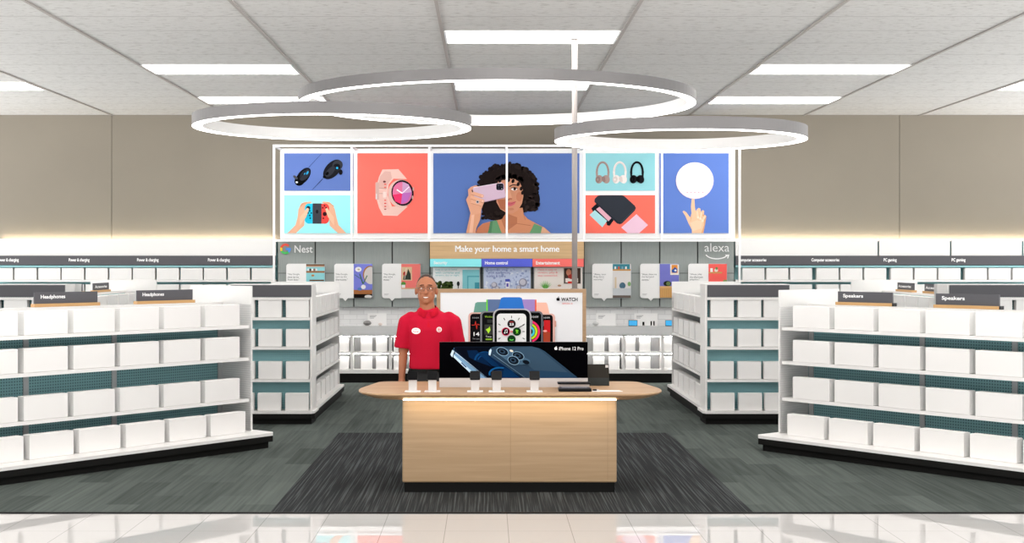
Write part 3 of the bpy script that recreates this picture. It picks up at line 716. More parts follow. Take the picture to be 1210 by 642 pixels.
tablet(791.5, 'small tablet peeping out beside the speakers side inner run')
for x, w, h, lb in ((760.3,.03,.06,'small black cylinder gadget beside the blue tablet'),(769.5,.02,.07,'slim black gadget, nearer the blue tablet, of a pair'),(772.8,.02,.07,'slim black gadget, farther from the blue tablet, of a pair')):
    d = FD-.1; t = empty('demo_gadget', (wx(x,d), d, ZL)); tag(t, lb, 'gadget'); MB().tube((0,0,0),(0,0,.01), w*.62).build('foot', LTGREY, t); MB().tube((0,0,.01),(0,0,h), w*.5).build('body', BLACKG, t)

# ------------------------------------------------------------------ mural wall with posters
MD = 20.02
WALLB = mat('mural_white', (250, 250, 249), .5)
struct(MB().box(wx(331,MD), wx(868.5,MD), MD, BACK-.001, wz(282.6,MD), wz(175.6,MD)).build('wall_mural_panel', WALLB))
def poster(x0, y0, x1, y1, bg, fn, label, k=(1,0,0)):
    d = MD-.02; L = Vector((wx((x0+x1)/2,d), d, wz((y0+y1)/2,d)))
    t = empty('poster', L); tag(t, label, 'poster', 'posters on the mural wall')
    hx, hz = (wx(x1,d)-wx(x0,d))/2, (wz(y0,d)-wz(y1,d))/2
    MB().box(-hx, hx, 0, .018, -hz, hz).build('board', ink(bg), t)
    a = Art(d, k); a.clip = (x0, y0, x1, y1); fn(a)
    o = a.build('print', t); o.location = -L
SK = (228,176,146); SKD = (206,150,120)
def pm(a):
    a.line([(215,135),(310,30)], 3, (30,36,60)); a.ell(175,200,74,40,(22,22,26),R(-52)); a.ell(150,230,42,36,(14,14,16),R(-52)); a.ell(186,190,50,26,(44,46,54),R(-52)); a.line([(150,215),(196,150)],3,(12,12,14))
    a.ell(205,175,6,14,(40,150,200),R(30)); a.ell(185,182,4,7,(40,150,200),R(30)); a.ell(128,244,8,7,(220,226,230)); a.ell(118,208,10,20,(70,72,80),R(-50))
    a.line([(320,215),(240,300)], 3, (30,36,60)); a.ell(388,150,86,50,(30,31,36),R(-48)); a.ell(425,120,40,36,(52,54,60),R(-48)); a.ell(420,132,26,24,(26,27,31)); a.ell(372,166,48,22,(48,50,58),R(-48)); a.ell(422,140,8,8,(40,160,210)); a.ell(350,180,14,10,(14,14,16),R(-48)); a.ell(448,170,14,20,(24,24,28)); a.ell(330,205,12,10,(16,16,18))
def pc(a):
    a.poly([(60,620),(118,556),(133,500),(140,440),(160,398),(185,388),(232,384),(238,394),(205,404),(188,430),(182,560),(148,590),(122,620)], SK)
    a.poly([(488,620),(432,556),(417,500),(404,440),(392,412),(365,388),(318,384),(312,394),(345,404),(362,430),(368,560),(400,590),(428,620)], SK)
    a.rrect(186,398,250,546,44,(38,190,222)); a.rect(225,400,250,545,(38,190,222)); a.rrect(300,398,364,546,44,(232,78,72)); a.rect(300,400,326,545,(232,78,72))
    a.rrect(243,398,308,546,4,(64,66,74)); a.ell(276,458,10,14,(34,34,40))
    for x, y in ((222,452),(210,468),(234,468),(222,486),(226,506)): a.ell(x,y,6,6,(20,60,80))
    a.ell(212,432,15,15,(30,50,60)); a.ell(332,475,15,15,(60,30,34))
    for x, y in ((330,415),(318,430),(342,430),(322,506)): a.ell(x,y,6,6,(90,30,36))
    a.poly([(150,560),(196,498),(218,438),(204,430),(176,470),(150,500)], (238,190,160)); a.poly([(400,560),(356,498),(336,440),(350,430),(376,470),(400,500)], (238,190,160))
    a.line([(152,420),(176,400),(205,392)], 6, (214,156,128)); a.line([(398,420),(374,400),(345,392)], 6, (214,156,128))
def pw(a):
    a.poly([(176,134),(150,190),(122,290),(130,360),(150,430),(182,490),(292,493),(372,420),(250,420),(215,330),(225,250),(262,205),(366,208),(300,131)], (238,198,188))
    a.poly([(158,186),(196,146),(240,150),(250,200),(215,250),(205,290),(140,280)], (222,178,168)); a.poly([(135,290),(205,300),(215,390),(235,440),(185,440),(150,380)], (232,190,180))
    a.line([(137,278),(208,278)], 4, (190,150,142)); a.line([(137,320),(208,320)], 4, (190,150,142)); a.rrect(122,232,150,368,8,(214,176,166)); a.rrect(180,305,206,352,6,(240,214,208)); a.line([(130,322),(130,362)], 7, (226,226,230))
    for y in (228,): a.ell(192,y,11,8,(120,70,70))
    for y, c in ((248,(236,90,84)),(272,(236,110,100)),(372,(236,110,100)),(396,(224,84,80)),(420,(220,90,84)),(441,(170,84,80))): a.ell(198,y,9,5,c)
    a.ell(322,318,94,108,(196,160,150),R(-10)); a.ell(312,322,92,106,(226,190,180),R(-10)); a.ell(332,316,86,100,(36,30,36),R(-10)); a.ell(330,316,74,86,(214,110,160),R(-10))
    a.poly([(332,230),(262,270),(256,330),(330,318)], (226,120,160)); a.poly([(256,330),(275,380),(320,402),(330,318)], (232,60,110)); a.poly([(320,402),(370,380),(402,310),(330,318)], (190,110,190)); a.poly([(332,230),(380,250),(402,310),(330,318)], (206,160,200))
    a.line([(288,290),(330,318)], 9, (255,255,255)); a.line([(330,318),(383,268)], 6, (255,240,250)); a.ell(416,285,6,16,(206,170,160)); a.ell(410,350,6,14,(206,170,160))
def woman(a):
    HD = (36,29,28)
    random.seed(11)
    a.ell(428,275,205,160,HD); a.ell(330,430,88,92,HD); a.ell(595,370,72,88,HD); a.poly([(225,300),(640,300),(655,420),(560,462),(380,520),(280,510),(240,420)],HD)
    for i in range(150):
        t_ = random.random()*2*math.pi
        x, y = 432+208*math.cos(t_), 280+164*math.sin(t_)
        if y > 330 and 250 < x < 560: continue
        a.ell(x+random.uniform(-9,9), y+random.uniform(-9,9), random.uniform(10,20), random.uniform(10,18), random.choice([HD,(44,36,34),(30,24,24)]), n=10, up=(i%8==0))
    for i in range(60): a.ell(random.uniform(250,400), random.uniform(470,516)-abs(i-30)*.3, 13, 12, random.choice([HD,(44,36,34)]), n=9, up=(i%8==0))
    for i in range(50): a.ell(random.uniform(560,655), random.uniform(350,450), 15, 14, random.choice([HD,(44,36,34),(52,42,40)]), n=9, up=(i%8==0))
    # neck, shoulders, top
    a.poly([(418,440),(540,430),(548,480),(575,510),(640,545),(700,575),(745,620),(195,620),(215,575),(250,545),(310,528),(385,515),(415,490)], (206,140,106))
    a.poly([(418,470),(500,500),(500,545),(425,600),(400,560),(385,520)], (182,116,86)); a.poly([(640,560),(690,570),(745,620),(660,620)], (222,170,140)); a.poly([(195,620),(215,575),(255,545),(300,540),(295,620)], (196,124,92))
    a.line([(430,560),(500,545),(600,560)], 4, (176,112,84)); a.line([(545,470),(560,520)], 4, (182,120,92))
    a.poly([(305,528),(352,522),(372,575),(388,620),(285,620),(298,570)], (104,152,112)); a.poly([(625,545),(682,570),(672,620),(590,620)], (104,152,112)); a.poly([(305,528),(322,526),(312,620),(288,620)], (84,128,94))
    # face
    a.poly([(345,238),(380,215),(430,205),(480,215),(520,248),(540,290),(545,345),(535,400),(505,450),(462,474),(420,466),(378,440),(350,390)], (208,146,116))
    a.poly([(430,215),(480,220),(515,250),(505,270),(440,262)], (216,156,126)); a.ell(515,350,22,34,(198,128,100)); a.poly([(355,370),(415,370),(412,450),(378,436)], (176,108,80))
    for i in range(40):
        x = 345+i*5; a.ell(x, 212+8*math.sin(i*1.7)-18*math.sin((i/40)*math.pi)+14*(abs(i-20)/20), 13, 16+5*math.sin(i*2.3), random.choice([HD,(46,36,34)]), n=9, up=(i%8==0))
    for x,y in ((350,240),(375,232),(438,228),(470,236),(508,258),(530,290),(540,320)): a.ell(x,y,11,16,HD,R(20))
    a.line([(443,276),(470,262),(500,266)], 7, (50,36,32)); a.ell(478,294,22,11,(240,232,230)); a.ell(482,293,10,11,(48,30,26)); a.line([(455,288),(480,281),(503,290)], 5, (40,28,26))
    a.poly([(430,300),(446,300),(462,358),(450,370),(426,370)], (220,160,130)); a.ell(450,366,14,7,(182,112,88)); a.ell(438,372,6,4,(120,64,52))
    a.poly([(424,396),(440,388),(455,390),(492,384),(478,408),(450,420),(424,414)], (206,104,112)); a.line([(424,402),(455,402),(490,386)], 3, (150,64,72)); a.ell(452,440,26,9,(196,130,102))
    # phone and hand
    a.poly([(128,625),(140,560),(160,470),(238,460),(230,520),(206,570),(196,625)], (222,160,128)); a.poly([(168,470),(190,470),(176,620),(150,620)], (236,186,158))
    a.poly([(128,372),(146,340),(142,300),(165,278),(200,266),(214,274),(240,330),(258,395),(240,440),(236,470),(165,485),(145,420)], (226,166,136))
    a.poly([(178,292),(186,282),(385,248),(404,256),(416,345),(410,357),(262,388),(190,365)], (214,186,206)); a.line([(182,284),(390,248)], 5, (238,220,232)); a.line([(262,388),(412,356)], 4, (172,140,160))
    a.poly(rr(348,254,400,302,12), (26,26,34)); a.ell(364,268,8,8,(60,62,76)); a.ell(386,272,8,8,(60,62,76)); a.ell(366,290,8,8,(48,50,62)); a.ell(388,292,4,4,(180,180,190))
    for p, q in (((165,320),(245,345)),((160,352),(250,382)),((165,385),(238,405))): a.line([p,q], 24, (232,176,146)); a.ell(q[0],q[1],12,12,(232,176,146)); a.line([(p[0],p[1]+13),(q[0],q[1]+13)], 2.5, (186,122,94))
    a.ell(212,388,12,12,(200,196,204)); a.ell(212,388,7,7,(60,60,70)); a.ell(245,345,6,5,(246,206,190)); a.ell(250,382,6,5,(246,206,190)); a.line([(172,300),(176,318)], 8, (70,60,70))
def ph(a):
    for cx_, c, c2 in ((167,(172,148,142),(150,126,122)),(292,(242,234,230),(220,208,204)),(417,(30,30,34),(14,14,16))):
        a.arc(cx_,168,42,70,15,c,R(165),R(375)); a.arc(cx_,168,40,66,4,c2,R(175),R(365))
        a.line([(cx_-44,165),(cx_-40,205)],14,c); a.line([(cx_+44,165),(cx_+40,205)],14,c)
        a.ell(cx_-26,222,26,31,c,R(12)); a.ell(cx_+26,222,26,31,c,R(-12)); a.ell(cx_-34,224,17,24,c2,R(12)); a.ell(cx_+8,222,14,22,c2,R(-12)); a.ell(cx_+34,222,15,22,c,R(-12)); a.ell(cx_-36,224,6,8,c)
def ps(a):
    a.poly([(85,435),(122,400),(252,515),(218,562),(198,556),(196,540),(95,455)], (30,32,38)); a.poly([(110,447),(200,525),(165,572),(72,482)], (178,226,232)); a.poly([(150,418),(236,498),(210,528),(120,440)], (232,178,194))
    a.poly([(108,372),(112,362),(132,342),(150,332),(310,332),(325,345),(402,415),(410,432),(402,450),(308,545),(292,550),(272,544),(118,398),(108,386)], (54,58,66)); a.line([(118,392),(280,538),(300,540)], 4, (36,38,44)); a.line([(300,538),(400,440)], 3, (78,82,92))
    a.poly([(415,478),(498,556),(432,625),(350,625),(304,575)], (240,200,220)); a.line([(415,478),(304,575)], 3, (250,222,236))
def pr(a):
    a.poly([(262,362),(272,356),(282,364),(284,420),(290,455),(300,440),(312,430),(325,436),(328,462),(340,446),(352,452),(350,482),(362,482),(368,496),(360,548),(346,580),(348,625),(262,625),(262,590),(236,540),(215,490),(194,458),(204,450),(222,462),(250,500),(260,470),(256,420)], (238,196,160))
    a.poly([(330,470),(350,500),(350,560),(330,625),(346,625),(360,548),(368,496),(352,482)], (222,164,122)); a.poly([(250,540),(300,520),(340,530),(330,580),(270,600)], (244,206,174))
    for p, q in (((303,455),(308,500)),((335,465),(325,510)),((360,490),(340,525))): a.line([p,q], 17, (244,208,178)); a.ell(q[0],q[1],9,9,(250,222,198)); a.line([(p[0]+9,p[1]),(q[0]+9,q[1])], 2.5, (206,150,112))
    a.line([(258,480),(252,530)], 3, (214,158,120)); a.ell(283,232,138,134,(232,214,228)); a.ell(283,230,134,130,(250,244,248))
    for i, x in enumerate((228,256,283,312,342)): a.ell(x,318,5,4,(232,150,164))
poster(335.7,181.3,417.2,225.4,(96,120,184),pm,'blue poster of two black computer mice',(6.17,330,176))
poster(335.7,230.8,417.2,275.7,(158,234,240),pc,'aqua poster of hands holding a red and blue game controller',(6.17,330,176))
poster(422.3,181.3,505.2,275.7,(248,118,106),pw,'coral poster of a pink round smartwatch',(6.55,425,180))
poster(512.1,181.3,684.6,275.7,(94,122,186),woman,'wide blue poster of a curly haired woman holding a phone over one eye',(6.17,530,176))
poster(691.4,181.3,774,225.4,(152,214,222),ph,'aqua poster of three pairs of headphones',(6.17,685,176))
poster(691.4,230.8,774,275.7,(252,118,102),ps,'coral poster of a black laptop sleeve and pink card',(6.17,685,176))
poster(779.6,181.3,861,275.7,(100,130,204),pr,'blue poster of a white round speaker balanced on a fingertip',(6.17,775,176))

# ------------------------------------------------------------------ white trellis frame standing before the mural
TD = 19.3
t = empty('trellis_frame', (wx(598.5,TD), TD, 0)); tag(t, 'slim white metal frame standing in front of the posters', 'frame')
ox = t.location[0]
zt = wz(171, TD); zb = wz(283, TD)
xs = [323.6+91.75*i for i in range(7)]
for i, x in enumerate(xs):
    X = wx(x, TD)-ox; w = .014
    MB().box(X-w, X+w, 0, .03, .0 if i in (0,6) else zb+.001, zt-.031).build('post', STEELW, t)
    MB().box(X-w, X+w, .031, MD-TD-.001, zt-.03, zt-.002).build('top_arm', STEELW, t)
MB().box(wx(xs[0],TD)-ox-.014, wx(xs[-1],TD)-ox+.014, 0, .03, zt-.03, zt).build('top_beam', STEELW, t)
MB().box(wx(xs[0],TD)-ox+.015, wx(xs[-1],TD)-ox-.015, 0, .03, zb-.03, zb).build('bottom_beam', STEELW, t)
# ------------------------------------------------------------------ watch display behind the counter
WD = 13.45
t = empty('watch_display', (wx(604.2,WD), WD, 0)); tag(t, 'oak framed smartwatch poster display standing behind the counter', 'display')
L = Vector(t.location)
x0, x1 = wx(516.0,WD)-L.x, wx(692.6,WD)-L.x; z1 = wz(341.7,WD); z0 = .62; fw = wz(341.7,WD)-wz(346.0,WD)
MB().box(x0, x1, 0, .12, z1-fw, z1).box(x0, x1, 0, .12, z0, z0+fw).box(x0, x0+fw, 0, .12, z0+fw, z1-fw).box(x1-fw, x1, 0, .12, z0+fw, z1-fw).build('oak_frame', OAKT, t)
MB().box(x0+fw, x1-fw, .006, .1, z0+fw, z1-fw).build('poster_panel', ink((236,236,238)), t)
MB().box(x0+.04, x1-.04, .02, .4, .08, z0-.001).build('plinth_body', OAK, t)
MB().box(x0+.06, x1-.06, .04, .38, 0, .08).build('base_plinth', BLACK, t)
a = Art(WD+.006, (7.5625, 540, 340)); a.bg = (236,236,238)
a.poly([(148,222),(163,140),(180,130),(262,128),(266,222)], (110,160,146)); a.rect(262,108,274,222,(110,214,50)); a.poly([(274,106),(392,106),(372,222),(274,222)], (98,118,156))
a.poly([(580,106),(698,106),(706,222),(600,222)], (162,136,196)); a.rect(697,108,710,222,(242,98,58)); a.poly([(712,134),(795,134),(806,145),(826,232),(712,232)], (246,190,170))
a.poly([(392,95),(415,86),(560,86),(580,95),(592,150),(606,205),(364,205),(380,150)], (52,118,202))
a.rrect(102,222,300,640,36,(226,180,168)); a.rrect(118,234,300,630,28,(20,18,20)); a.line([(130,335),(160,335),(166,300),(176,372),(182,325),(200,335)],5,(216,60,50)); a.text('14',148,398,200,432,(245,245,245),.02); a.text('10:09',140,264,195,276,(180,180,184),0); a.text('Thu Jan',138,452,200,466,(170,170,174),0)
a.rrect(208,210,400,640,36,(130,130,136)); a.rrect(224,222,400,630,30,(22,22,24)); a.text('Workout',248,252,325,268,(170,220,60),0); a.rect(246,330,330,420,(62,64,60)); a.poly([(256,375),(284,360),(292,345),(300,380),(280,412),(272,392)],(180,230,60)); a.text('Time',256,430,308,446,(230,230,230),0); a.rect(256,456,312,468,(150,200,60)); a.rect(270,285,330,315,(50,52,50))
a.rrect(700,232,876,640,36,(226,180,168)); a.rrect(712,242,856,630,28,(22,20,22)); a.rect(776,292,832,640,(206,40,44)); a.poly([(770,400),(800,392),(832,400),(832,480),(770,480)], (170,70,46)); a.ell(786,388,18,9,(250,170,160)); a.text('10:09',776,262,828,276,(220,220,224),0); a.rrect(868,296,886,352,8,(214,160,146))
a.rrect(560,210,766,640,36,(110,110,118)); a.rrect(560,222,752,630,30,(16,16,18)); a.text('10:09',668,252,726,270,(220,220,224),0)
for r, c in ((84,(246,50,110)),(60,(200,230,40)),(36,(80,210,220))): a.arc(650,392,r*.98,r*1.05,19,c,R(-80),R(75),20)
a.rrect(758,300,776,345,8,(90,90,96))
a.rrect(322,188,662,660,62,(198,196,198)); a.rrect(330,196,654,660,56,(150,148,152)); a.rrect(336,200,650,660,52,(16,16,18)); a.rrect(356,232,618,640,34,(240,240,240)); a.rrect(656,285,674,345,8,(150,150,156))
for an in range(0,360,30):
    if an in (0,): pass
    cx_, cy_ = 487, 392; ux, uy = math.sin(R(an)), -math.cos(R(an)); q = min(118/abs(ux) if ux else 999, 140/abs(uy) if uy else 999); q = min(q, 140)
    a.line([(cx_+ux*(q-22), cy_+uy*(q-22)), (cx_+ux*q, cy_+uy*q)], 6, (40,40,44))
for (x, y, c) in ((487,323,(40,34,36)),(436,392,(206,40,80)),(535,392,(24,62,30)),(487,460,(24,62,30))): a.ell(x,y,37,37,c)
a.ell(436,392,30,30,(18,16,18)); a.text('23',468,316,506,338,(245,245,245),.03); a.rect(470,304,504,309,(220,60,60))
a.line([(428,404),(430,378),(448,374),(448,400)],5,(245,245,245)); a.ell(426,405,6,5,(245,245,245)); a.ell(445,401,6,5,(245,245,245))
a.poly([(528,372),(540,378),(552,386),(540,392),(548,410),(538,404),(526,412),(530,394),(522,388)], (130,220,60)); a.arc(487,452,18,16,9,(100,220,90),R(30),R(150),12)
a.line([(548,358),(600,330)],7,(30,30,32)); a.line([(487,384),(487,402)],5,(230,60,60)); a.ell(487,392,9,9,(230,60,60)); a.ell(487,392,4,4,(240,240,240))
fruit_logo(a, 903, 103, 17, (16,16,18)); a.text('WATCH', 929, 89, 1075, 121, (16,16,18), .03); a.text('SERIES 6', 938, 135, 1030, 148, (228,80,66), 0)
o = a.build('print', t); o.location = -L

# ------------------------------------------------------------------ the oak counter
t = empty('sales_counter', (wx(602.2,10.9), 10.9, 0)); tag(t, 'long oak display counter with boat shaped top on the charcoal carpet', 'counter')
L = Vector(t.location)
def hx(v): return v-L.x
bx0, bx1 = wx(475.4,10.5)-L.x, wx(728.8,10.5)-L.x
MB().box(bx0, bx1, -.4, .35, .078, .712).build('body', OAK, t, bevel=.012)
MB().box(bx0+.015, bx1-.015, -.385, .335, .0045, .078).build('kick_base', BLACK, t)
# fine joint lines of the front boards
MB().box(-.0015, .0015, -.4008, -.4, .1, .70).box(bx1-.07, bx1-.068, -.4008, -.4, .1, .70).build('board_joint', mat('joint_brown', (150,122,90), .8), t)
def top_outline(ins=0.0, n=8):
    base = [(-1.0,-.55),(1.0,-.55),(1.155,-.33),(1.175,-.10),(1.06,.545),(-1.06,.545),(-1.175,-.10),(-1.155,-.33)]
    base = [(x*(1-ins/1.15), y*(1-ins/.56)) for x, y in base]
    pts = []
    rad = [.10,.10,.09,.12,.10,.10,.12,.09]
    m = len(base)
    for i in range(m):
        p = Vector(base[i]); a = Vector(base[i-1])-p; c = Vector(base[(i+1)%m])-p
        q = min(rad[i], a.length*.45, c.length*.45); p0 = p+a.normalized()*q; p1 = p+c.normalized()*q
        for j in range(n+1):
            u = j/n; pts.append(tuple(p0*(1-u)**2+p*2*u*(1-u)+p1*u*u))
    return pts
rings = []
for ins, z in ((.085,.7125),(.02,.738),(.0,.752),(.0,.760),(.006,.764)):
    rings.append([(x, y, z) for x, y in top_outline(ins)])
MB().loft(rings).build('worktop', OAKT, t)
LED = mat('counter_led', (255, 226, 170), .5, 0, 0, 15.0, (255, 236, 204))
MB().box(bx0+.01, bx1-.01, -.485, -.455, .7113, .7121).build('led_strip', LED, t)
TZ = .7645

# ------------------------------------------------------------------ wide phone advertising screen on the counter
SD = 10.9
t = empty('advertising_screen', (wx(606.8,SD), SD, TZ)); tag(t, 'wide black advertising screen picturing blue smartphones on the counter', 'screen')
L = Vector(t.location); X0, X1 = wx(519,SD)-L.x, wx(694.6,SD)-L.x; zb_, zt_ = wz(447,SD)-TZ, wz(404.5,SD)-TZ
MB().box(X0, X1, 0, .09, 0, zb_-.0005).build('pedestal', LTGREY, t)
MB().box(X0, X1, .012, .05, zb_, zt_).build('housing', BLACKG, t)
a = Art(SD+.012, (6.205, 510, 395)); a.bg = (4,4,6); a.clip = (519.2, 404.7, 694.4, 446.9)
K = (6,6,9)
a.rect(40,50,1160,330,(4,4,6))
a.poly([(150,112),(165,98),(185,92),(430,92),(560,320),(395,330)], (14,22,36)); a.poly([(170,104),(190,97),(425,97),(550,330),(400,330)], (8,12,22))
a.poly([(260,120),(330,118),(440,240),(330,200),(275,170)], (8,30,60)); a.arc(390,190,70,56,14,(14,62,110),R(180),R(300),20); a.arc(390,195,50,40,8,(14,60,110),R(190),R(320),20); a.poly([(340,140),(400,130),(470,200),(520,260),(440,230)], (10,42,80))
a.poly([(138,150),(152,116),(166,124),(152,170)], (200,222,240)); a.poly([(160,168),(168,140),(178,140),(400,330),(322,330)], (110,150,186)); a.poly([(160,168),(164,150),(350,330),(322,330)], (190,216,236)); a.poly([(215,212),(222,205),(258,240),(250,246)], (60,90,130)); a.line([(172,132),(410,330)],4,(206,226,240)); a.line([(166,100),(160,118),(410,330)],3,(70,110,150))
a.poly([(415,160),(418,120),(440,96),(470,90),(735,90),(790,104),(830,126),(1075,330),(680,330)], (42,62,82)); a.poly([(560,100),(735,92),(785,106),(1050,322),(820,322)], (50,72,92)); a.poly([(700,260),(1000,280),(1068,330),(760,330)], (36,62,88))
a.poly([(415,160),(419,122),(432,104),(440,120),(436,165),(660,330),(610,330)], (10,30,60)); a.poly([(418,150),(421,122),(434,106),(440,118),(430,158)], (196,220,238)); a.line([(436,165),(670,330)],5,(30,60,92)); a.line([(452,150),(690,330)],2.5,(126,160,188))
a.arc(500,290,76,44,12,(20,84,140),R(165),R(300),20); a.ell(496,300,62,40,(10,34,66)); a.poly([(530,240),(590,270),(650,330),(520,330)], (10,44,84))
a.poly([(470,112),(500,104),(560,108),(720,190),(722,212),(690,222),(600,222),(560,200),(476,136)], (66,96,120))
for x,y,rx,ry,an in ((520,128,42,26,20),(634,158,42,26,20),(600,192,40,28,20)): a.ell(x,y,rx+4,ry+4,(130,164,188),R(an)); a.ell(x,y,rx,ry,(16,22,32),R(an)); a.ell(x-4,y-2,rx*.6,ry*.6,(44,64,84),R(an)); a.ell(x-4,y-2,rx*.32,ry*.32,(10,12,18),R(an))
a.ell(585,122,14,8,(220,214,196),R(20)); a.ell(692,204,26,14,(14,20,28),R(15))
a.ell(906,105,1,1,(4,4,6)); fruit_logo(a, 911, 104, 11, (244,244,246)); a.text('iPhone 12 Pro', 932, 92, 1112, 117, (244,244,246), .0)
o = a.build('print', t); o.location = -L

# ------------------------------------------------------------------ five phones on stands
def phone_stand():
    t = empty('phone_on_stand')
    MB().box(-.06, .06, -.055, .055, 0, .005).build('base_plate', STEELW, t, bevel=.002)
    MB().box(-.031, .031, -.016, .016, .005, .1).build('pillar', LTGREY if False else mat('stand_white', (204,199,196), .5), t, bevel=.003)
    p = MB(); s_, c_ = math.sin(R(38)), math.cos(R(38))
    pts = rr(-.039, -.052, .039, .052, .01)
    def tr(x, u, w): return (x, -.004-u*s_*1.0+w*c_*.0 + w*s_*0 + (-w)*c_, .128-u*c_*-1*.62+(-w)*s_*0)
    fr = [(x, -.012+v*.55, .126+v*.58) for x, v in pts]; bk = [(x, y+.008, z-.006) for x, y, z in fr]
    p.loft([fr, bk]); ph = p.build('phone', BLACKG, t)
    q = MB(); q.add([(x*.93, -.0127+v*.52-.0006, .1262+v*.55+.0006) for x, v in pts], [tuple(range(len(pts)))]); 
    q.build('glass', mat('phone_glass', (6,6,8), .3, 0, .08), ph)
    MB().tube((.016,.02,.08),(.022,.05,.012), .003, n=8).build('tether', LTGREY, t)
    return t
proto = phone_stand()
for i, (x, lb) in enumerate(((487.7,'outermost, in front of the employee arm'),(510.9,'overlapping the screen edge beside the employee belt'),(561.4,'third from the employee, under the pictured light blue phone edge'),(586.8,'fourth from the employee, in front of the blue glow'),(631.6,'on its own in front of the pictured blue phone back'))):
    o = proto if i == 0 else copy_tree(proto)
    o.location = (wx(x,10.53), 10.53, TZ); tag(o, 'black phone on white stand, '+lb, 'phone', 'phones on stands')

# closed black devices, tablet, cards
def slab(x0, x1, d, dep, th, label, nm='keyboard'):
    X0, X1 = wx(x0,d), wx(x1,d); t = empty(nm, ((X0+X1)/2, d+dep/2, TZ)); hw = (X1-X0)/2; tag(t, label, 'keyboard', 'closed keyboards on the counter')
    MB().box(-hw, hw, -dep/2, dep/2, 0, th).build('body', BLACKG, t, bevel=.004)
    MB().box(-hw+.012, hw-.012, -dep/2+.012, dep/2-.012, th, th+.003).build('top_cover', mat('slate_cover', (48,48,58), .45, 0, .2), t)
    m = MB()
    for r in range(3):
        for c in range(9): m.box(-hw+.025+c*(2*hw-.05)/9, -hw+.02+(c+1)*(2*hw-.05)/9, -dep/2+.02+r*(dep-.04)/3, -dep/2+.015+(r+1)*(dep-.04)/3, th+.003, th+.005)
    m.build('keys', mat('key_grey', (120,120,128), .5), t)
    return t
slab(660.3, 699, 10.52, .12, .024, 'black keyboard with grey keys, nearer the counter edge')
t = empty('raised_keyboard', (wx(679,10.72), 10.76, TZ)); tag(t, 'thin black keyboard raised on a pale stand close to the screen', 'keyboard')
MB().box(-.115, .115, -.03, .05, 0, .038).build('stand', LTGREY, t); MB().box(-.13, .125, -.045, .055, .038, .051).build('body', BLACKG, t, bevel=.003)
t = empty('tablet_on_stand', (wx(706,11.05), 11.05, TZ), R(0)); tag(t, 'dark tablet standing upright with silver camera corner beside the screen', 'tablet')
m = MB(); hw = .092
m.loft([[(-hw,-.02,0),(hw,-.02,0),(hw,-.008,0),(-hw,-.008,0)],[(-hw,.012,.168),(hw,.012,.168),(hw,.024,.168),(-hw,.024,.168)]]); m.build('case', mat('olive_black', (40,36,30), .5, 0, .15), t)
m = MB(); m.add([(-hw+.002,-.0205,.003),(hw-.002,-.0205,.003),(hw-.002,-.0095,.062),(-hw+.002,-.0095,.062)],[(0,1,2,3)]); m.build('lower_cover', mat('slate_green', (46,50,48), .5, 0, .15), t)
MB().box(hw-.028, hw-.006, .002, .0105, .142, .162).build('camera_bump', mat('camera_silver', (206,200,196), .3), t)
MB().box(-.05, .05, .03, .1, 0, .01).tube((0,.06,.01),(0,.03,.09),.006).build('rear_stand', BLACKG, t)
t = empty('price_card', (wx(717,10.55), 10.56, TZ)); tag(t, 'white price card lying flat beside the keyboards', 'card')
MB().prism([(-.115,-.035),(.12,-.035),(.10,.04),(-.105,.04)], 0, .003).build('card', mat('sign_white', (245,244,243), .5), t)
t = empty('usb_dongle', (wx(704.5,10.62), 10.575, TZ+.0035)); tag(t, 'tiny black dongle lying on the white price card', 'gadget')
MB().box(-.03,.0,-.012,.018,0,.01).build('body', BLACKG, t, bevel=.002); MB().box(.0,.018,-.006,.012,.001,.008).build('plug', mat('camera_silver', (206,200,196), .3), t)

# ------------------------------------------------------------------ the employee
def capsule(mb, p, q, r0, r1, n=14):
    p, q = Vector(p), Vector(q); d = (q-p); Ln = d.length; d.normalize(); a = d.orthogonal().normalized(); b2 = d.cross(a)
    rings = []
    for j in range(7):
        t_ = -math.pi/2+math.pi/2*j/6*.98+.02; rings.append((p+d*r0*math.sin(t_), r0*math.cos(t_)))
    for j in range(7):
        t_ = math.pi/2*j/6*.98; rings.append((q+d*r1*math.sin(t_), r1*math.cos(t_)))
    mb.loft([[c+(a*math.cos(u)+b2*math.sin(u))*r for u in [2*math.pi*i/n for i in range(n)]] for c, r in rings])
def ellring(mb, secs, n=24):            # stacked elliptical sections (x, y, z, rx, ry)
    mb.loft([[(x+rx*math.copysign(abs(math.cos(u))**.85, math.cos(u)), y+ry*math.copysign(abs(math.sin(u))**.9, math.sin(u)), z) for u in [2*math.pi*i/n for i in range(n)]] for x, y, z, rx, ry in secs])
def fuse(name, mb, voxel, m, parent, sm=4):
    o = mb.build(name, m); md = o.modifiers.new('r', 'REMESH'); md.mode = 'VOXEL'; md.voxel_size = voxel; md.use_smooth_shade = True
    s_ = o.modifiers.new('s', 'SMOOTH'); s_.factor = .5; s_.iterations = sm
    bpy.context.view_layer.update()
    me = bpy.data.meshes.new_from_object(o.evaluated_get(bpy.context.evaluated_depsgraph_get())); me.name = name
    me.polygons.foreach_set('use_smooth', [True]*len(me.polygons))
    bpy.data.objects.remove(o); o = bpy.data.objects.new(name, me); C.objects.link(o); o.parent = parent
    if not me.materials: me.materials.append(m)
    return o
SKIN = mat('skin_brown', (162, 102, 72), .5, 0, .35); REDS = mat('red_polo', (180, 15, 46), .85, 0, .15); PANTS = mat('black_trousers', (34, 34, 36), .8)
PX, PY = wx(508, 11.74), 11.74
person = empty('person', (PX, PY, .0)); tag(person, 'person in red polo shirt and glasses standing behind the counter', 'person')
HXo = -.03                                # head is turned and leans slightly to the picture's low-x side
B = MB()
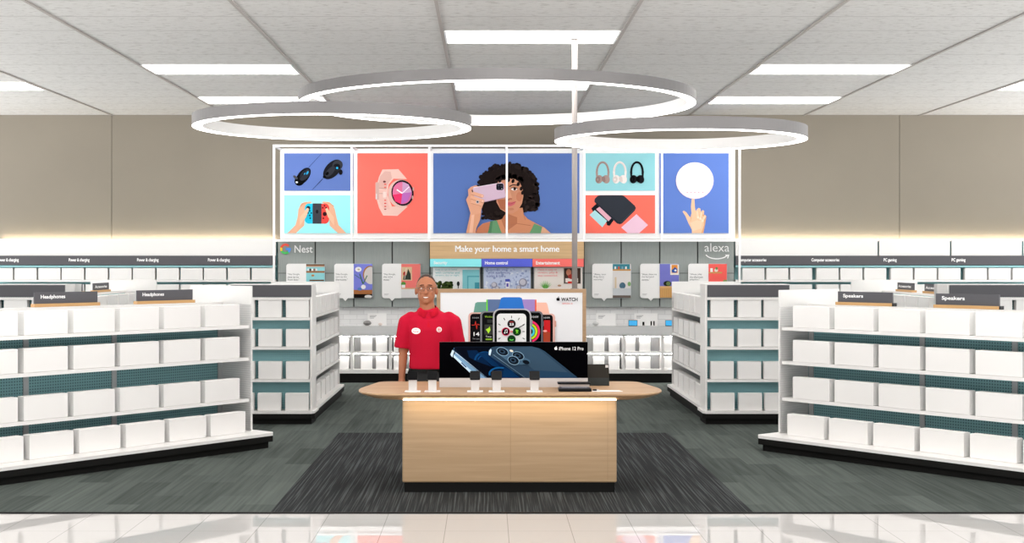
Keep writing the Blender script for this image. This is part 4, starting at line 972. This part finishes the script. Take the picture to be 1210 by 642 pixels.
for s in (-1, 1):
    capsule(B, (s*.09,0,.80), (s*.1,-.01,.45), .082, .058); capsule(B, (s*.1,-.01,.45), (s*.105,.01,.09), .056, .038)
    capsule(B, (s*.105,.01,.05), (s*.12,-.13,.03), .042, .032)
    capsule(B, (s*.195,.0,1.245), (s*.225,.01,1.0), .055, .043); capsule(B, (s*.225,.01,1.0), (s*.235,-.03,.78), .041, .028)
ellring(B, [(0,0,.78,.15,.10),(0,0,.84,.155,.105),(0,0,.95,.145,.10),(0,0,1.08,.155,.105),(0,0,1.2,.175,.105),(0,0,1.28,.17,.085),(HXo*.3,0,1.33,.09,.06),(HXo*.5,0,1.36,.05,.05)])
capsule(B, (HXo*.4,.01,1.30), (HXo,.0,1.42), .066, .062)
B.ell((HXo,.01,1.535), (.086,.1,.104)); B.ell((HXo,-.018,1.465), (.073,.078,.082)); B.ell((HXo,-.06,1.418), (.032,.03,.026))
capsule(B, (HXo,-.088,1.525), (HXo,-.108,1.49), .008, .0135, 10); B.ell((HXo-.012,-.098,1.488),(.009,.01,.008)); B.ell((HXo+.012,-.098,1.488),(.009,.01,.008))
for s in (-1, 1):
    B.ell((HXo+s*.089,.015,1.50), (.011,.02,.033)); B.ell((HXo+s*.04,-.072,1.49), (.02,.018,.016)); capsule(B, (HXo+s*.015,-.088,1.548), (HXo+s*.05,-.078,1.552), .009, .008, 8)
# hands: palm, four fingers, thumb
for s in (-1, 1):
    capsule(B, (s*.235,-.03,.78), (s*.236,-.04,.735), .026, .03); B.ell((s*.236,-.045,.715), (.02,.042,.045))
    for k_, (dy, ln) in enumerate(((-.033,.062),(-.012,.072),(.008,.066),(.027,.05))):
        y0_ = -.045+dy; capsule(B, (s*.236,y0_,.68), (s*.232,y0_-.004,.68-ln*.5), .0095, .0085, 8); capsule(B, (s*.232,y0_-.004,.68-ln*.5), (s*.222,y0_-.002,.68-ln), .0085, .007, 8)
    capsule(B, (s*.226,-.075,.725), (s*.214,-.095,.69), .012, .0095, 8); capsule(B, (s*.214,-.095,.69), (s*.208,-.1,.662), .0095, .008, 8)
body = fuse('body', B, .0062, SKIN, person, 3)
S = MB()
ellring(S, [(0,0,.845,.172,.125),(0,0,.86,.178,.128),(0,0,.95,.172,.125),(0,0,1.08,.18,.13),(0,0,1.18,.192,.128),(0,.0,1.26,.19,.108),(HXo*.2,.005,1.305,.15,.085),(HXo*.3,.01,1.345,.085,.068),(HXo*.35,.012,1.36,.066,.06)])
for s in (-1, 1):
    capsule(S, (s*.16,.0,1.27), (s*.2,.0,1.235), .06, .066); capsule(S, (s*.2,.0,1.235), (s*.228,.008,1.085), .068, .066); S.tube((s*.228,.008,1.1),(s*.237,.008,1.02), .066, .070, n=20)
shirt = fuse('polo_shirt', S, .009, REDS, person, 3)
cm_ = MB()
for s in (-1, 1):                         # collar wings
    cm_.loft([[(HXo*.4+s*.004,-.062,1.335),(HXo*.4+s*.06,-.035,1.362),(HXo*.4+s*.066,.0,1.375),(HXo*.4+s*.058,.045,1.38),(HXo*.4,.066,1.38)],
              [(HXo*.4+s*.03,-.115,1.285),(HXo*.4+s*.085,-.075,1.312),(HXo*.4+s*.098,.0,1.34),(HXo*.4+s*.085,.06,1.352),(HXo*.4,.09,1.352)],
              [(HXo*.4+s*.028,-.108,1.281),(HXo*.4+s*.081,-.069,1.305),(HXo*.4+s*.092,.0,1.333),(HXo*.4+s*.08,.054,1.345),(HXo*.4,.084,1.345)]], cap=False)
cm_.build('collar', mat('red_collar', (186, 14, 40), .85, 0, .15), shirt, smooth=True)
T = MB()
ellring(T, [(0,0,.72,.165,.115),(0,0,.80,.168,.12),(0,0,.87,.16,.115)])
for s in (-1, 1): capsule(T, (s*.085,0,.76), (s*.1,-.005,.45), .092, .072); T.tube((s*.1,-.005,.45),(s*.105,.0,.06), .072, .064)
fuse('trousers', T, .011, PANTS, person, 3)
bt = MB(); n = 40
bt.loft([[((.176+e)*math.cos(u), (.130+e)*math.sin(u), z) for u in [2*math.pi*i/n for i in range(n)]] for e, z in ((0,.82),(.006,.822),(.006,.848),(0,.85))]); bt.build('belt', BLACKG, person)
sh = MB()
for s in (-1, 1):
    ellring(sh, [(s*.115,-.06,.005,.052,.135),(s*.115,-.06,.03,.055,.14),(s*.113,-.05,.06,.05,.12),(s*.108,.0,.1,.048,.06)])
sh.build('shoes', BLACKG, person, smooth=True)
def surf(obj, x, z):
    me = obj.data; bv = BVHTree.FromPolygons([v.co for v in me.vertices], [p.vertices for p in me.polygons])
    h = bv.ray_cast(Vector((x, -1, z)), Vector((0,1,0))); return h[0].y if h[0] else -.1
_bv = {}
def surfs(obj, pts):
    if obj.name not in _bv: _bv[obj.name] = BVHTree.FromPolygons([v.co for v in obj.data.vertices], [p.vertices for p in obj.data.polygons])
    out = []
    for x, z in pts:
        h = _bv[obj.name].ray_cast(Vector((x, -1, z)), Vector((0,1,0))); out.append(h[0].y if h[0] else -.1)
    return out
def decal(obj, name, polys, mats, off=.002):
    mb = MB()
    for k_, (pts, mi_) in enumerate(polys):
        ys = surfs(obj, pts); cx_ = sum(p[0] for p in pts)/len(pts); cz_ = sum(p[1] for p in pts)/len(pts); yc = surfs(obj, [(cx_, cz_)])[0]
        o_ = off+.0008*k_; n_ = len(pts)
        mb.add([(x, y-o_, z) for (x, z), y in zip(pts, ys)]+[(cx_, yc-o_, cz_)], [(i, (i+1)%n_, n_) for i in range(n_)], mi_)
    return mb.build(name, mats, obj)
def ov(cx_, cz_, rx, rz, n=24): return [(cx_+rx*math.cos(2*math.pi*i/n), cz_+rz*math.sin(2*math.pi*i/n)) for i in range(n)]
RI, WI = ink((204,20,44)), ink((248,246,246))
decal(shirt, 'bullseye_logo', [(ov(.082,1.182,.0215,.0215),1),(ov(.082,1.182,.0155,.0155),0),(ov(.082,1.182,.0105,.0105),1),(ov(.082,1.182,.0062,.0062),0)], [RI, WI], .003)
bd = decal(shirt, 'name_badge', [(ov(-.112,1.17,.038,.026),1)], [RI, WI], .004)
yb = surfs(shirt, [(-.112,1.17)])[0]
lettering(bd, 'team', -.128, -.098, 1.177, 1.185, yb-.011, .0, ink((40,40,40))); lettering(bd, 'Target', -.140, -.084, 1.157, 1.171, yb-.011, .02, ink((200,20,40)))
decal(shirt, 'placket', [([(-.012-.014,1.29),(-.012+.014,1.29),(-.004+.012,1.2),(-.004-.012,1.2)],0)], [mat('red_collar', (186,14,40), .85, 0, .15)], .002)
# face
DK = ink((34,24,22)); GL = mat('glasses_frame', (26,24,26), .3)
hb = MB()
n = 28                                   # short hair cap
rings = []
for j in range(9):
    th = math.pi/2*j/8; rz_, rr_ = math.sin(th), math.cos(th)
    rings.append([(HXo+.0885*rr_*math.cos(u), .016+.102*rr_*math.sin(u)+ (.014 if math.sin(u) < 0 else 0)*rr_, 1.553+.0925*rz_ - (.05 if math.sin(u) > .2 else (.0 if math.sin(u) < -.3 else .03))*(1-rz_)) for u in [2*math.pi*i/n for i in range(n)]])
hb.loft(rings); hb.build('hair', mat('short_dark_hair', (54, 36, 28), .8), person, smooth=True)
f = MB()
EZ = 1.525
ey = surfs(body, [(HXo-.032,EZ),(HXo+.032,EZ)])
eyes = MB()
for s, y in zip((-1,1), ey): eyes.ell((HXo+s*.032, y+.006, EZ), (.013,.01,.0075), 12, 8, 0); eyes.ell((HXo+s*.032, y-.0025, EZ), (.0052,.003,.0052), 10, 6, 1)
eyes.build('eyes', [ink((236,230,226)), DK], person, smooth=True)
g = MB()
for s in (-1, 1):
    y = min(ey)-.016; cxg = HXo+s*.034
    ring_o = ov(cxg, EZ-.002, .029, .020, 20); ring_i = ov(cxg, EZ-.002, .026, .0172, 20)
    for q in range(20):
        q2 = (q+1)%20; A, B_, C_, D_ = ring_o[q], ring_o[q2], ring_i[q2], ring_i[q]
        g.add([(A[0],y,A[1]),(B_[0],y,B_[1]),(C_[0],y,C_[1]),(D_[0],y,D_[1]),(A[0],y+.003,A[1]),(B_[0],y+.003,B_[1]),(C_[0],y+.003,C_[1]),(D_[0],y+.003,D_[1])],[(3,2,1,0),(4,5,6,7),(0,1,5,4),(2,3,7,6)])
    g.tube((cxg+s*.028,y+.001,EZ+.004),(HXo+s*.092,.01,EZ+.004),.0018,n=6)
g.tube((HXo-.006,y+.001,EZ+.002),(HXo+.006,y+.001,EZ+.002),.0018,n=6)
g.build('glasses', GL, person)
def strip(p0, p1, w): return [(p0[0],p0[1]-w/2),(p1[0],p1[1]-w/2),(p1[0],p1[1]+w/2),((p0[0]+p1[0])/2,(p0[1]+p1[1])/2+w*.9),(p0[0],p0[1]+w/2)]
decal(body, 'eyebrows', [(strip((HXo-.052,1.552),(HXo-.014,1.555),.006),0),(strip((HXo+.014,1.555),(HXo+.052,1.552),.006),0)], [DK], .003)
decal(body, 'mouth', [([(HXo-.030,1.455),(HXo-.016,1.4445),(HXo,1.4405),(HXo+.016,1.4445),(HXo+.030,1.455),(HXo+.012,1.4575),(HXo,1.456),(HXo-.012,1.4575)],0),
                      ([(HXo-.024,1.4535),(HXo-.013,1.447),(HXo,1.4445),(HXo+.013,1.447),(HXo+.024,1.4535),(HXo,1.4545)],1)], [ink((128,62,54)), ink((240,234,228))], .003)

# ------------------------------------------------------------------ added white fill world and view
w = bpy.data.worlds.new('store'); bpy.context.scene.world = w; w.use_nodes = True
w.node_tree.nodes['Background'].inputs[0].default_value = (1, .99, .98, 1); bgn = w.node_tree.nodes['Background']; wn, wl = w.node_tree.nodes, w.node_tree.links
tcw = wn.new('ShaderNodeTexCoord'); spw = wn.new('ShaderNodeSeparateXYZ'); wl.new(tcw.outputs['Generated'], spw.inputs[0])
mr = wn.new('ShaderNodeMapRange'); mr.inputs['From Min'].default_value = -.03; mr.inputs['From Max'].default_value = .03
mr.inputs['To Min'].default_value = 3.7; mr.inputs['To Max'].default_value = .95          # fill light added from below the horizon to brighten the ceiling, dimmer above
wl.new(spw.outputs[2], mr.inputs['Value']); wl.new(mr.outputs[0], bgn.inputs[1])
vs_ = bpy.context.scene.view_settings; vs_.view_transform = 'Standard'; vs_.look = 'None'; vs_.gamma = 1; vs_.use_curve_mapping = False; vs_.exposure = .22
bpy.context.scene.cycles.max_bounces = 8; bpy.context.scene.cycles.diffuse_bounces = 4
